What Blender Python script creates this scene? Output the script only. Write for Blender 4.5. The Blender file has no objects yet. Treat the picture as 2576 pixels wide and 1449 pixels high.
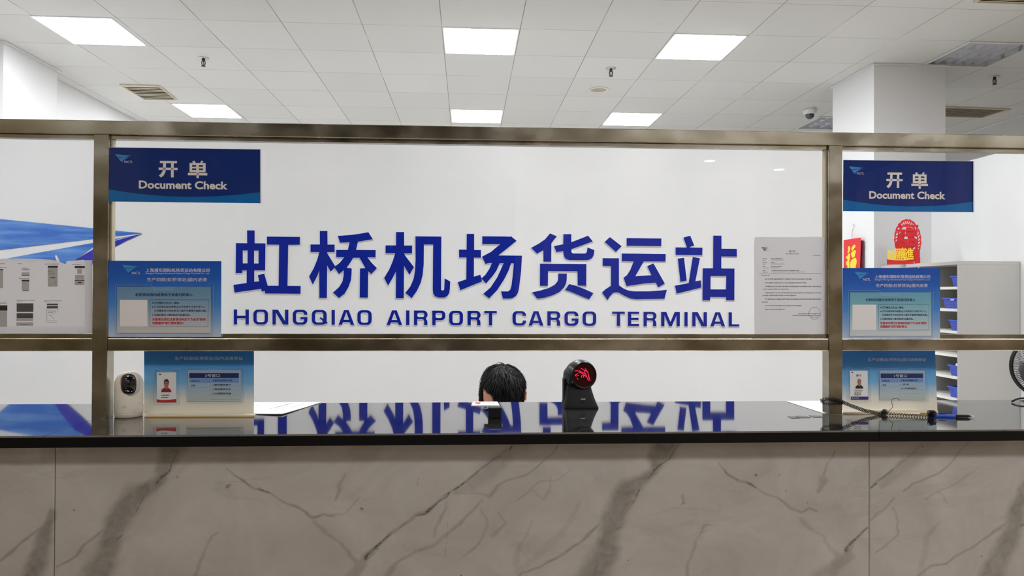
import bpy, bmesh, math, random
import numpy as np
from mathutils import Vector, Matrix
from mathutils.geometry import tessellate_polygon
C = bpy.context.scene.collection
SC = bpy.context.scene
random.seed(7)
PI = math.pi

# ------------------------------------------------------------------ camera, world, exposure
W_PX, H_PX, F_PX = 2576, 1449, 1772.85
YAW, PITCH, ROLL = -0.0633, 0.0075, -0.0038
EYE = 1.5
def _rot():
    cy, sy = math.cos(YAW), math.sin(YAW); Rz = Matrix(((cy, -sy, 0), (sy, cy, 0), (0, 0, 1)))
    cp, sp = math.cos(PITCH), math.sin(PITCH); Rx = Matrix(((1, 0, 0), (0, cp, -sp), (0, sp, cp)))
    cr, sr = math.cos(ROLL), math.sin(ROLL); Ry = Matrix(((cr, 0, sr), (0, 1, 0), (-sr, 0, cr)))
    return Rz @ Rx @ Ry
RM = _rot()
cam_d = bpy.data.cameras.new('camera'); cam = bpy.data.objects.new('camera', cam_d); C.objects.link(cam)
cam_d.sensor_fit = 'HORIZONTAL'; cam_d.sensor_width = 36; cam_d.lens = F_PX / W_PX * 36
cam_d.clip_start = 0.02
m = Matrix((( RM[0][0], RM[0][2], -RM[0][1], 0), (RM[1][0], RM[1][2], -RM[1][1], 0), (RM[2][0], RM[2][2], -RM[2][1], EYE), (0, 0, 0, 1)))
cam.matrix_world = m
SC.camera = cam
wd = bpy.data.worlds.new('world'); SC.world = wd; wd.use_nodes = True
wd.node_tree.nodes['Background'].inputs[0].default_value = (0.5, 0.52, 0.55, 1)
wd.node_tree.nodes['Background'].inputs[1].default_value = 0.02
SC.view_settings.view_transform = 'Standard'; SC.view_settings.look = 'None'
SC.view_settings.exposure = 0.0; SC.view_settings.gamma = 1.0; SC.view_settings.use_curve_mapping = False
SC.cycles.use_denoising = True
SC.cycles.max_bounces = 10; SC.cycles.diffuse_bounces = 5; SC.cycles.transparent_max_bounces = 24
PANEL_L = 41.5      # radiance of the LED ceiling panels
SPOT_L = 110.0       # radiance of the warm downlights of the hall
HALL_L = 27.0       # the dimmer and warmer panels over the public side, added fill panels included
SPOT_COL = (1.0, 0.88, 0.76, 1)

# ------------------------------------------------------------------ pixel <-> place
def ray(x, y):
    return RM @ Vector(((x - 1288) / F_PX, 1.0, -(y - 724.5) / F_PX))
def _p(d, t): return Vector((d.x * t, d.y * t, EYE + d.z * t))
def on_y(x, y, Y): d = ray(x, y); return _p(d, Y / d.y)
def on_x(x, y, X): d = ray(x, y); return _p(d, X / d.x)
def on_z(x, y, Z): d = ray(x, y); return _p(d, (Z - EYE) / d.z)
SK = 0.011          # the counter and its glass screen stand very slightly turned
FY = 2.175          # front face of the screen
def on_f(x, y, off=0.0): d = ray(x, y); return _p(d, (FY + off) / (d.y + SK * d.x))
def fr(x, off, z): return Vector((x, FY + off - SK * x, z))
CT = 1.12           # counter top
CEIL = EYE + 2.03
WALL_Y = 5.24       # white partition that carries the lettering
def project(P):     # (n,3) world -> (n,2) pixel
    R = np.array(RM); c = (P - np.array((0, 0, EYE))) @ R
    return np.stack([1288 + F_PX * c[:, 0] / c[:, 1], 724.5 - F_PX * c[:, 2] / c[:, 1]], 1)

# ------------------------------------------------------------------ materials
def s2l(c): c = c / 255.0; return c / 12.92 if c <= 0.04045 else ((c + 0.055) / 1.055) ** 2.4
def rgb(r, g, b): return (s2l(r), s2l(g), s2l(b), 1)
MAT = {}
def P(name, col, rough=0.5, metal=0.0, spec=0.5, coat=0.0, emit=None, es=0.0, ior=None, coat_rough=0.05):
    mt = bpy.data.materials.new(name); mt.use_nodes = True; b = mt.node_tree.nodes['Principled BSDF']
    b.inputs['Base Color'].default_value = col if len(col) == 4 else (*col, 1)
    b.inputs['Roughness'].default_value = rough; b.inputs['Metallic'].default_value = metal
    b.inputs['Specular IOR Level'].default_value = spec
    b.inputs['Coat Weight'].default_value = coat; b.inputs['Coat Roughness'].default_value = coat_rough
    if ior: b.inputs['IOR'].default_value = ior
    if emit: b.inputs['Emission Color'].default_value = emit; b.inputs['Emission Strength'].default_value = es
    MAT[name] = mt; return mt
class NT:
    def __init__(s, mt): s.t = mt.node_tree; s.n = s.t.nodes; s.b = s.n['Principled BSDF']
    def new(s, k, **kw):
        n = s.n.new(k)
        for a, v in kw.items(): setattr(n, a, v)
        return n
    def link(s, a, b): s.t.links.new(a, b)
    def math(s, op, a, b=None):
        n = s.new('ShaderNodeMath', operation=op)
        for i, v in enumerate((a, b)):
            if v is None: continue
            if isinstance(v, (int, float)): n.inputs[i].default_value = v
            else: s.link(v, n.inputs[i])
        return n.outputs[0]
    def noise(s, vec, scale, detail=4, rough=0.55, dist=0.0):
        n = s.new('ShaderNodeTexNoise'); n.inputs['Scale'].default_value = scale; n.inputs['Detail'].default_value = detail
        n.inputs['Roughness'].default_value = rough; n.inputs['Distortion'].default_value = dist
        if vec is not None: s.link(vec, n.inputs['Vector'])
        return n.outputs['Fac']
    def ramp(s, fac, stops):
        n = s.new('ShaderNodeValToRGB'); e = n.color_ramp.elements
        while len(e) < len(stops): e.new(0.5)
        for i, (p, c) in enumerate(stops): e[i].position = p; e[i].color = c if len(c) == 4 else (*c, 1)
        s.link(fac, n.inputs[0]); return n.outputs[0]
    def mix(s, fac, a, b, mode='MIX'):
        n = s.new('ShaderNodeMix', data_type='RGBA', blend_type=mode)
        for i, v in ((0, fac), (6, a), (7, b)):
            if isinstance(v, (int, float)): n.inputs[i].default_value = v
            elif isinstance(v, tuple): n.inputs[i].default_value = v
            else: s.link(v, n.inputs[i])
        return n.outputs[2]
    def coord(s, which='Object', scale=None):
        c = s.new('ShaderNodeTexCoord').outputs[which]
        if scale:
            mp = s.new('ShaderNodeMapping'); mp.inputs['Scale'].default_value = scale; s.link(c, mp.inputs[0]); return mp.outputs[0]
        return c
    def wpos(s): return s.new('ShaderNodeNewGeometry').outputs['Position']
    def bump(s, h, strength, dist=0.01):
        n = s.new('ShaderNodeBump'); n.inputs['Strength'].default_value = strength; n.inputs['Distance'].default_value = dist
        s.link(h, n.inputs['Height']); s.link(n.outputs[0], s.b.inputs['Normal'])

# painted wall
wallm = P('wall_paint', (0.80, 0.80, 0.80), 0.45); t = NT(wallm)
n = t.noise(t.wpos(), 1.3, 5); t.link(t.ramp(n, [(0.3, (0.76, 0.765, 0.77)), (0.7, (0.82, 0.82, 0.825))]), t.b.inputs['Base Color'])
t.bump(t.noise(t.wpos(), 140, 2), 0.05, 0.002)
boardm = P('glossy_white_board', (0.80, 0.80, 0.80), 0.22); t = NT(boardm)
n = t.noise(t.wpos(), 0.8, 5); t.link(t.ramp(n, [(0.3, (0.755, 0.76, 0.765)), (0.7, (0.81, 0.81, 0.815))]), t.b.inputs['Base Color'])
rightm = P('shaded_wall_paint', rgb(205, 203, 201), 0.6)  # wall stands in the dark; its shade is put into the grey
pillarm = P('pillar_paint', (0.74, 0.74, 0.745), 0.55); t = NT(pillarm); t.bump(t.noise(t.wpos(), 90, 3), 0.12, 0.003)
trimm = P('white_trim', (0.75, 0.75, 0.74), 0.4)
floorm = P('staff_floor', rgb(205, 202, 196), 0.3)
hallfloor = P('hall_floor', rgb(150, 122, 98), 0.25); t = NT(hallfloor); n = t.noise(t.wpos(), 3, 6)
t.link(t.ramp(n, [(0.3, rgb(178, 160, 142)), (0.7, rgb(206, 190, 172))]), t.b.inputs['Base Color'])
hallwall = P('hall_wall', rgb(96, 84, 72), 0.6); t = NT(hallwall)
n = t.noise(t.wpos(), 1.1, 4)
t.link(t.ramp(n, [(0.35, rgb(122, 112, 92)), (0.65, rgb(178, 166, 140))]), t.b.inputs['Base Color'])
halldark = P('hall_dark_backdrop', rgb(74, 66, 63), 0.5)  # dark stretch of the unseen hall, toned for what the steel reflects
hallwood = P('hall_wood_panel', rgb(185, 172, 148), 0.5); t = NT(hallwood)
mp = t.new('ShaderNodeMapping'); t.link(t.wpos(), mp.inputs[0]); mp.inputs['Scale'].default_value = (1.5, 1.5, 0.15)
t.link(t.ramp(t.noise(mp.outputs[0], 2.0, 5), [(0.35, rgb(158, 146, 120)), (0.65, rgb(222, 208, 180))]), t.b.inputs['Base Color'])
hallceil = P('hall_ceiling_paint', (0.5, 0.45, 0.40), 0.5); t = NT(hallceil)
mp = t.new('ShaderNodeMapping'); t.link(t.wpos(), mp.inputs[0]); mp.inputs['Scale'].default_value = (1.0, 0.25, 1)
t.link(t.ramp(t.noise(mp.outputs[0], 1.6, 3), [(0.35, rgb(112, 90, 78)), (0.65, rgb(184, 154, 132))]), t.b.inputs['Base Color'])
# ceiling tiles
GX, GY = -0.2028, 5.3773
ceilm = P('ceiling_tile', (0.72, 0.715, 0.70), 0.55); t = NT(ceilm)
sp = t.new('ShaderNodeSeparateXYZ'); t.link(t.wpos(), sp.inputs[0])
def cell(o, off):
    u = t.math('DIVIDE', t.math('SUBTRACT', o, off), 0.6)
    fr_ = t.math('FRACT', u); e = t.math('MINIMUM', fr_, t.math('SUBTRACT', 1.0, fr_))
    return e, t.math('FLOOR', u)
ex, ix = cell(sp.outputs[0], GX); ey, iy = cell(sp.outputs[1], GY)
lx = t.math('LESS_THAN', ex, 0.0056); ly = t.math('LESS_THAN', ey, 0.0042)
cv = t.new('ShaderNodeCombineXYZ'); t.link(ix, cv.inputs[0]); t.link(iy, cv.inputs[1])
wn = t.new('ShaderNodeTexWhiteNoise'); t.link(cv.outputs[0], wn.inputs[0])
base = t.ramp(wn.outputs['Value'], [(0.0, (0.67, 0.662, 0.635)), (1.0, (0.725, 0.717, 0.69))])
ln = t.noise(t.wpos(), 2.2, 3)
lc = t.ramp(ln, [(0.38, (0.20, 0.18, 0.155)), (0.58, (0.33, 0.31, 0.27)), (0.75, (0.80, 0.79, 0.76))])
c1 = t.mix(t.math('MULTIPLY', lx, 0.9), base, lc)
c2 = t.mix(t.math('MULTIPLY', ly, 0.75), c1, lc)
sm = t.noise(t.wpos(), 3.1, 8, 0.7, 1.5)
c3 = t.mix(t.ramp(sm, [(0.62, (0, 0, 0)), (0.78, (0.3, 0.3, 0.3))]), c2, (0.45, 0.43, 0.40, 1))
t.link(c3, t.b.inputs['Base Color'])
# brushed stainless steel, smeared and a little yellowed
steel = P('brushed_steel', rgb(150, 140, 122), 0.24, 1.0); t = NT(steel)
mp = t.new('ShaderNodeMapping'); t.link(t.wpos(), mp.inputs[0]); mp.inputs['Scale'].default_value = (1.0, 1.0, 1.6)
n1 = t.noise(mp.outputs[0], 5.0, 2.5, 0.5, 0.3)
t.link(t.ramp(n1, [(0.30, rgb(140, 133, 112)), (0.5, rgb(170, 165, 148)), (0.72, rgb(200, 196, 186))]), t.b.inputs['Base Color'])
mp2 = t.new('ShaderNodeMapping'); t.link(t.wpos(), mp2.inputs[0]); mp2.inputs['Scale'].default_value = (3.0, 3.0, 3.0)
n2 = t.noise(mp2.outputs[0], 3.0, 2, 0.5)
t.link(t.ramp(t.math('ADD', t.math('MULTIPLY', n1, 0.6), t.math('MULTIPLY', n2, 0.4)), [(0.3, (0.15,) * 3), (0.7, (0.36,) * 3)]), t.b.inputs['Roughness'])
# black polished granite
granite = P('black_granite', (0.006, 0.006, 0.007), 0.05, 0, 0.5, ior=3.0, coat=0.5, coat_rough=0.03); t = NT(granite)
vz = t.new('ShaderNodeTexVoronoi'); vz.inputs['Scale'].default_value = 420; t.link(t.wpos(), vz.inputs['Vector'])
t.link(t.ramp(vz.outputs['Distance'], [(0.05, (0.14, 0.145, 0.16)), (0.25, (0.018, 0.018, 0.02))]), t.b.inputs['Base Color'])
t.link(t.ramp(t.noise(t.wpos(), 260, 2), [(0.3, (0.02,) * 3), (0.75, (0.06,) * 3)]), t.b.inputs['Roughness'])
graedge = P('granite_edge', (0.003, 0.003, 0.0035), 0.5, 0, 0.15)
# marble-look porcelain: veins arrive as a painted pattern of the slab itself
marble = P('veined_porcelain', (0.6, 0.57, 0.53), 0.32); t = NT(marble)
at = t.new('ShaderNodeAttribute', attribute_name='vein'); sp = t.new('ShaderNodeSeparateColor'); t.link(at.outputs['Color'], sp.inputs[0])
cl = t.ramp(t.noise(t.wpos(), 4.2, 8, 0.66, 0.9), [(0.28, (0.335, 0.322, 0.30)), (0.5, (0.40, 0.39, 0.37)), (0.72, (0.465, 0.458, 0.44))])
nz = t.noise(t.wpos(), 26, 7, 0.65, 0.8); nf = t.noise(t.wpos(), 150, 4, 0.7)
mpv = t.new('ShaderNodeMapping'); mpv.inputs['Rotation'].default_value = (0, -.75, 0); mpv.inputs['Scale'].default_value = (1.0, 1.0, 3.2); t.link(t.wpos(), mpv.inputs[0])
rv = t.math('ABSOLUTE', t.math('SUBTRACT', t.noise(mpv.outputs[0], 1.7, 7, 0.6, 1.1), 0.5))
fv = t.math('MULTIPLY', t.ramp(rv, [(0.0, (1, 1, 1)), (0.035, (0, 0, 0))]), t.ramp(t.noise(t.wpos(), 2.6, 3), [(0.45, (0, 0, 0)), (0.7, (.30, .30, .30))]))
cl = t.mix(fv, cl, (0.20, 0.19, 0.175, 1))
w = t.math('MULTIPLY', sp.outputs[0], t.math('ADD', 0.1, t.math('MULTIPLY', nz, 1.75)))
c1 = t.mix(w, cl, (0.145, 0.138, 0.125, 1))
k = t.math('MULTIPLY', sp.outputs[1], t.ramp(nf, [(0.35, (0.25,) * 3), (0.6, (1.0,) * 3)]))
c2 = t.mix(k, c1, (0.035, 0.032, 0.03, 1))
spk = t.new('ShaderNodeTexVoronoi'); spk.inputs['Scale'].default_value = 9; t.link(t.wpos(), spk.inputs['Vector'])
c3 = t.mix(t.ramp(spk.outputs['Distance'], [(0.018, (0.8,) * 3), (0.03, (0, 0, 0))]), c2, (0.05, 0.045, 0.04, 1))
t.link(c3, t.b.inputs['Base Color'])
jointm = P('dark_joint', (0.02, 0.016, 0.014), 0.6)
carcass = P('counter_carcass', rgb(120, 112, 104), 0.6)
# glass
def thin_glass(name, tint=(0.97, 0.98, 0.98), ior=1.45, haze=0.0):
    mt = bpy.data.materials.new(name); mt.use_nodes = True; nt = mt.node_tree; nt.nodes.clear()
    o = nt.nodes.new('ShaderNodeOutputMaterial'); mx = nt.nodes.new('ShaderNodeMixShader'); tr = nt.nodes.new('ShaderNodeBsdfTransparent')
    gl = nt.nodes.new('ShaderNodeBsdfGlossy'); fn = nt.nodes.new('ShaderNodeFresnel')
    tr.inputs[0].default_value = (*tint, 1); gl.inputs['Roughness'].default_value = 0.0; gm = nt.nodes.new('ShaderNodeNewGeometry'); mi = nt.nodes.new('ShaderNodeMix'); nt.links.new(gm.outputs['Backfacing'], mi.inputs[0])
    mi.inputs[2].default_value = ior; mi.inputs[3].default_value = 1 / ior; nt.links.new(mi.outputs[0], fn.inputs[0])
    nt.links.new(fn.outputs[0], mx.inputs[0]); nt.links.new(tr.outputs[0], mx.inputs[1]); nt.links.new(gl.outputs[0], mx.inputs[2])
    last = mx.outputs[0]
    if haze:
        df = nt.nodes.new('ShaderNodeBsdfDiffuse'); df.inputs[0].default_value = (0.8, 0.82, 0.85, 1); m2 = nt.nodes.new('ShaderNodeMixShader')
        m2.inputs[0].default_value = haze; nt.links.new(last, m2.inputs[1]); nt.links.new(df.outputs[0], m2.inputs[2]); last = m2.outputs[0]
    nt.links.new(last, o.inputs[0]); MAT[name] = mt; return mt
glass = thin_glass('clear_glass', (0.99, 0.995, 0.995)); acryl = thin_glass('clear_acrylic', (0.99, 0.992, 0.995), 1.36); film = thin_glass('laminate_film', (0.99, 0.99, 0.995), 1.4, 0.012)
sealm = P('pale_silicone_seal', rgb(176, 165, 140), 0.5)
gasket = P('dark_gasket', rgb(40, 36, 32), 0.5)
white = P('white_plastic', (0.78, 0.78, 0.77), 0.35)
backm = P('letter_white_acrylic', (0.80, 0.80, 0.86), 0.25)
bluem = P('letter_blue', (0.004, 0.016, 0.27), 0.3, spec=0.10); t = NT(bluem)
n = t.noise(t.wpos(), 9, 8, 0.7, 0.4)
t.link(t.ramp(n, [(0.60, (0.0035, 0.016, 0.26)), (0.82, (0.035, 0.06, 0.34))]), t.b.inputs['Base Color'])
logolight = P('emblem_light_blue', rgb(52, 118, 205), 0.25); t = NT(logolight)
mp = t.new('ShaderNodeMapping'); t.link(t.wpos(), mp.inputs[0]); mp.inputs['Scale'].default_value = (0.6, 1, 6); mp.inputs['Rotation'].default_value = (0, 0.12, 0)
t.link(t.ramp(t.noise(mp.outputs[0], 3.5, 5), [(0.45, rgb(38, 104, 198)), (0.75, rgb(110, 160, 222))]), t.b.inputs['Base Color'])
logodark = P('emblem_deep_blue', (0.016, 0.02, 0.42), 0.25)
navy = P('sign_navy', rgb(27, 54, 126), 0.12, coat=0.4); skyb = P('sign_sky_blue', rgb(20, 112, 186), 0.12, coat=0.4)
lettw = P('sign_lettering_white', (0.80, 0.78, 0.76), 0.4)
logoline = P('sign_emblem_blue', rgb(60, 140, 205), 0.3)
def grad(name, stops, rough=0.15):
    mt = P(name, (1, 1, 1), rough, coat=0.3); t = NT(mt); sp = t.new('ShaderNodeSeparateXYZ'); t.link(t.coord('Generated'), sp.inputs[0])
    n = t.noise(t.coord('Generated'), 2.2, 3)
    f = t.math('ADD', sp.outputs[2], t.math('MULTIPLY', t.math('SUBTRACT', n, 0.5), 0.16))
    t.link(t.ramp(f, stops), t.b.inputs['Base Color']); return mt
gqr = grad('printed_blue_gradient', [(0.0, rgb(190, 205, 228)), (0.18, rgb(140, 175, 218)), (0.42, rgb(74, 136, 208)), (0.75, rgb(40, 96, 190)), (1.0, rgb(30, 82, 178))])
gst = grad('printed_sky_gradient', [(0.0, rgb(238, 232, 212)), (0.2, rgb(225, 224, 214)), (0.42, rgb(120, 180, 222)), (0.72, rgb(52, 136, 212)), (1.0, rgb(38, 96, 190))])
gcard = grad('printed_card_gradient', [(0.0, rgb(214, 212, 210)), (0.3, rgb(180, 195, 208)), (0.7, rgb(120, 162, 196)), (1.0, rgb(104, 148, 184))], 0.4)
gtab = grad('printed_table_card', [(0.0, rgb(196, 205, 198)), (0.5, rgb(165, 192, 214)), (1.0, rgb(150, 182, 216))], 0.4)
ink = P('dark_blue_ink', rgb(22, 40, 92), 0.5); redink = P('red_ink', rgb(205, 32, 40), 0.5); greyink = P('grey_ink', rgb(122, 122, 126), 0.6)
lilac = P('pale_print', rgb(205, 208, 224), 0.45)
blackink = P('black_ink', rgb(30, 28, 32), 0.5); lineink = P('pale_grey_ink', rgb(150, 150, 155), 0.6)
paper = P('white_paper', (0.83, 0.83, 0.84), 0.7)
thinpaper = P('thin_paper', (0.83, 0.83, 0.84), 0.7); t = NT(thinpaper)
tl = t.new('ShaderNodeBsdfTranslucent'); tl.inputs[0].default_value = (0.8, 0.8, 0.82, 1); mx = t.new('ShaderNodeMixShader'); mx.inputs[0].default_value = 0.5
t.link(t.b.outputs[0], mx.inputs[1]); t.link(tl.outputs[0], mx.inputs[2]); t.link(mx.outputs[0], t.n['Material Output'].inputs[0])
skinprint = P('printed_skin', rgb(172, 122, 106), 0.5); darkprint = P('printed_dark', rgb(35, 28, 36), 0.5); redprint = P('printed_red', rgb(150, 30, 40), 0.5)
beigeedge = P('yellowed_acrylic_edge', rgb(232, 205, 150), 0.2, coat=0.5)
blackp = P('black_plastic', (0.006, 0.006, 0.007), 0.3, spec=.4); blackr = P('black_matte_plastic', (0.006, 0.0065, 0.0075), 0.5, spec=.25)
darkgrey = P('dark_grey_plastic', (0.018, 0.02, 0.022), 0.45, spec=.3)
bluep = P('blue_basket_plastic', rgb(72, 108, 226), 0.35); t = NT(bluep)
br = t.new('ShaderNodeTexBrick'); br.inputs['Scale'].default_value = 1.0; br.inputs['Mortar Size'].default_value = 0.0042
br.inputs['Brick Width'].default_value = 0.022; br.inputs['Row Height'].default_value = 0.0125
br.inputs['Color1'].default_value = br.inputs['Color2'].default_value = rgb(14, 22, 84); br.inputs['Mortar'].default_value = rgb(58, 88, 204)
sp = t.new('ShaderNodeSeparateXYZ'); t.link(t.coord('Object'), sp.inputs[0]); cv = t.new('ShaderNodeCombineXYZ')
t.link(t.math('ADD', sp.outputs[1], sp.outputs[0]), cv.inputs[0]); t.link(sp.outputs[2], cv.inputs[1]); t.link(cv.outputs[0], br.inputs['Vector'])
t.link(br.outputs['Color'], t.b.inputs['Base Color'])
bluerim = P('blue_basket_rim', rgb(64, 96, 212), 0.35)
lamin = P('grey_white_laminate', rgb(184, 182, 178), 0.45); laminw = P('white_laminate_edge', rgb(236, 235, 230), 0.4)
redwood = P('red_lacquer', rgb(216, 20, 40), 0.4); darkred = P('dark_red_side', rgb(120, 16, 36), 0.5)
gold = P('yellow_gold_paint', rgb(246, 208, 50), 0.4); redposter = P('red_velvet_board', rgb(214, 42, 52), 0.7)
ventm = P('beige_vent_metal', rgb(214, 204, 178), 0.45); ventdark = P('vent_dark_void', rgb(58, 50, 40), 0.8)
alum = P('louvre_aluminium', rgb(196, 198, 206), 0.4, 0.3); housing = P('lamp_housing', rgb(225, 226, 230), 0.6)
panel_e = bpy.data.materials.new('led_panel_diffuser'); panel_e.use_nodes = True
t = NT(panel_e); t.n.remove(t.b); em = t.new('ShaderNodeEmission'); em.inputs[0].default_value = (0.95, 0.97, 1.0, 1); em.inputs[1].default_value = PANEL_L
t.link(em.outputs[0], t.n['Material Output'].inputs[0])
panel_h = bpy.data.materials.new('hall_panel_diffuser'); panel_h.use_nodes = True
t = NT(panel_h); t.n.remove(t.b); em = t.new('ShaderNodeEmission'); em.inputs[0].default_value = (0.98, 0.985, 1.0, 1); em.inputs[1].default_value = HALL_L
t.link(em.outputs[0], t.n['Material Output'].inputs[0])
panel_f = panel_h.copy(); panel_f.name = 'added_fill_diffuser'; panel_f.node_tree.nodes['Emission'].inputs[1].default_value = HALL_L * .42
panel_edge = P('led_panel_frame', (0.85, 0.85, 0.88), 0.4)
spot_e = bpy.data.materials.new('downlight_glow'); spot_e.use_nodes = True
t = NT(spot_e); t.n.remove(t.b); em = t.new('ShaderNodeEmission'); em.inputs[0].default_value = SPOT_COL; em.inputs[1].default_value = SPOT_L
t.link(em.outputs[0], t.n['Material Output'].inputs[0])
laser = bpy.data.materials.new('red_laser_glow'); laser.use_nodes = True
t = NT(laser); t.n.remove(t.b); em = t.new('ShaderNodeEmission'); em.inputs[0].default_value = (1.0, 0.03, 0.10, 1); em.inputs[1].default_value = 1.3
t.link(em.outputs[0], t.n['Material Output'].inputs[0])
redwin = P('dark_red_window', (0.05, 0.003, 0.006), 0.1, spec=.3)
brass = P('brass_metal', rgb(80, 76, 70), 0.4, 0.8)
chrome = P('chrome', rgb(200, 200, 205), 0.15, 1.0)
skin = P('skin', rgb(214, 150, 120), 0.5); NT(skin).b.inputs['Subsurface Weight'].default_value = 0.1
NT(skin).b.inputs['Subsurface Radius'].default_value = (0.01, 0.004, 0.002)
hairm = P('black_hair', (0.004, 0.004, 0.005), 0.38, spec=.4)
shirt = P('dark_shirt', rgb(40, 46, 66), 0.8); trousers = P('dark_trousers', rgb(30, 30, 36), 0.8)
camwhite = P('aged_white_plastic', rgb(240, 234, 222), 0.4); t = NT(camwhite)
t.link(t.ramp(t.noise(t.coord('Object'), 45, 6, 0.7), [(0.55, rgb(240, 234, 222)), (0.80, rgb(176, 164, 148))]), t.b.inputs['Base Color'])
penblue = P('blue_pen_plastic', rgb(30, 84, 205), 0.3); wirem = P('rusty_wire', rgb(74, 58, 46), 0.5, 0.6)
tapem = P('yellowed_tape', rgb(78, 71, 60), 0.4)

# ------------------------------------------------------------------ mesh helpers
WLOC = {}
class MB:
    def __init__(s): s.v = []; s.f = []; s.m = []; s.sm = []
    def add(s, vs, fs, mi=0, smooth=False):
        b = len(s.v); s.v += [Vector(v) for v in vs]
        for f in fs: s.f.append([b + i for i in f]); s.m.append(mi); s.sm.append(smooth)
        return s
    def hexa(s, p, mi=0):      # 8 points: bottom ring 0-3, top ring 4-7
        return s.add(p, [(0, 1, 2, 3), (4, 5, 6, 7), (0, 1, 5, 4), (1, 2, 6, 5), (2, 3, 7, 6), (3, 0, 4, 7)], mi)
    def box(s, x0, x1, y0, y1, z0, z1, mi=0):
        return s.hexa([(x0, y0, z0), (x1, y0, z0), (x1, y1, z0), (x0, y1, z0), (x0, y0, z1), (x1, y0, z1), (x1, y1, z1), (x0, y1, z1)], mi)
    def fbox(s, x0, x1, o0, o1, z0, z1, mi=0):   # box in the frame of the counter
        return s.hexa([fr(x0, o0, z0), fr(x1, o0, z0), fr(x1, o1, z0), fr(x0, o1, z0), fr(x0, o0, z1), fr(x1, o0, z1), fr(x1, o1, z1), fr(x0, o1, z1)], mi)
    def tube(s, pts, r, seg=8, mi=0, cap=True, smooth=True):
        pts = [Vector(p) for p in pts]; n = len(pts); rs = r if isinstance(r, (list, tuple)) else [r] * n
        rings = []; up = None
        for i, p in enumerate(pts):
            d = (pts[min(i + 1, n - 1)] - pts[max(i - 1, 0)]).normalized()
            if up is None: up = d.orthogonal().normalized()
            else:
                up = (up - d * up.dot(d)); up = up.normalized() if up.length > 1e-6 else d.orthogonal().normalized()
            q = d.cross(up)
            rings.append([p + (up * math.cos(2 * PI * k / seg) + q * math.sin(2 * PI * k / seg)) * rs[i] for k in range(seg)])
        vs = [v for rg in rings for v in rg]; fs = []
        for i in range(n - 1):
            for k in range(seg): fs.append((i * seg + k, i * seg + (k + 1) % seg, (i + 1) * seg + (k + 1) % seg, (i + 1) * seg + k))
        s.add(vs, fs, mi, smooth)
        if cap: s.add(rings[0], [tuple(range(seg))], mi); s.add(rings[-1], [tuple(range(seg))], mi)
        return s
    def lathe(s, prof, origin, axis=(0, 0, 1), seg=32, mi=0, smooth=True, ref=None):
        o = Vector(origin); a = Vector(axis).normalized(); u = a.orthogonal().normalized() if ref is None else Vector(ref); q = a.cross(u); vs = []; fs = []
        for r, h in prof:
            for k in range(seg): vs.append(o + a * h + (u * math.cos(2 * PI * k / seg) + q * math.sin(2 * PI * k / seg)) * r)
        for i in range(len(prof) - 1):
            for k in range(seg): fs.append((i * seg + k, i * seg + (k + 1) % seg, (i + 1) * seg + (k + 1) % seg, (i + 1) * seg + k))
        return s.add(vs, fs, mi, smooth)
    def flat(s, loops, fn, mi=0):   # loops of 2-D points (outer, holes...) mapped by fn
        tri = tessellate_polygon([[Vector((p[0], p[1], 0)) for p in l] for l in loops])
        return s.add([fn(p) for l in loops for p in l], tri, mi)
    def prism(s, loops, fa, fb, mi=0, ms=None):
        ms = mi if ms is None else ms
        s.flat(loops, fa, mi); s.flat(loops, fb, ms)
        for l in loops:
            n = len(l); s.add([fa(p) for p in l] + [fb(p) for p in l], [(i, (i + 1) % n, n + (i + 1) % n, n + i) for i in range(n)], ms)
        return s
    def build(s, name, mats, parent=None, loc=None, bevel=0, recalc=True):
        if not isinstance(mats, (list, tuple)): mats = [mats]
        if parent is not None: off = WLOC[parent.name]
        elif loc is not None: off = Vector(loc)
        else:
            a = np.array([tuple(v) for v in s.v]); lo, hi = a.min(0), a.max(0); off = Vector(((lo[0] + hi[0]) / 2, (lo[1] + hi[1]) / 2, lo[2]))
        me = bpy.data.meshes.new(name); me.from_pydata([tuple(v - off) for v in s.v], [], s.f)
        for mt in mats: me.materials.append(mt)
        me.polygons.foreach_set('material_index', s.m); me.polygons.foreach_set('use_smooth', s.sm)
        if recalc:
            bm = bmesh.new(); bm.from_mesh(me); bmesh.ops.remove_doubles(bm, verts=bm.verts, dist=1e-6)
            bmesh.ops.recalc_face_normals(bm, faces=bm.faces); bm.to_mesh(me); bm.free()
        me.update()
        o = bpy.data.objects.new(name, me); C.objects.link(o)
        if parent is not None: o.parent = parent
        else: o.location = off
        WLOC[o.name] = off
        if bevel:
            b = o.modifiers.new('edge', 'BEVEL'); b.width = bevel; b.segments = 2; b.limit_method = 'ANGLE'; b.angle_limit = 0.9
        return o
def tag(o, label, cat, group=None, kind=None):
    if label: o['label'] = label
    if cat: o['category'] = cat
    if group: o['group'] = group
    if kind: o['kind'] = kind
    return o
def thing(name, loc, label, cat, group=None):
    o = bpy.data.objects.new(name, None); C.objects.link(o); o.location = loc; WLOC[o.name] = Vector(loc); o.empty_display_size = 0.05
    return tag(o, label, cat, group)
def struct(mb, name, mats, **kw): o = mb.build(name, mats, **kw); o['kind'] = 'structure'; return o
def copy_tree(o, parent=None):
    c = o.copy(); C.objects.link(c)
    if parent is not None: c.parent = parent
    for ch in list(o.children): copy_tree(ch, c)
    return c

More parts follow.
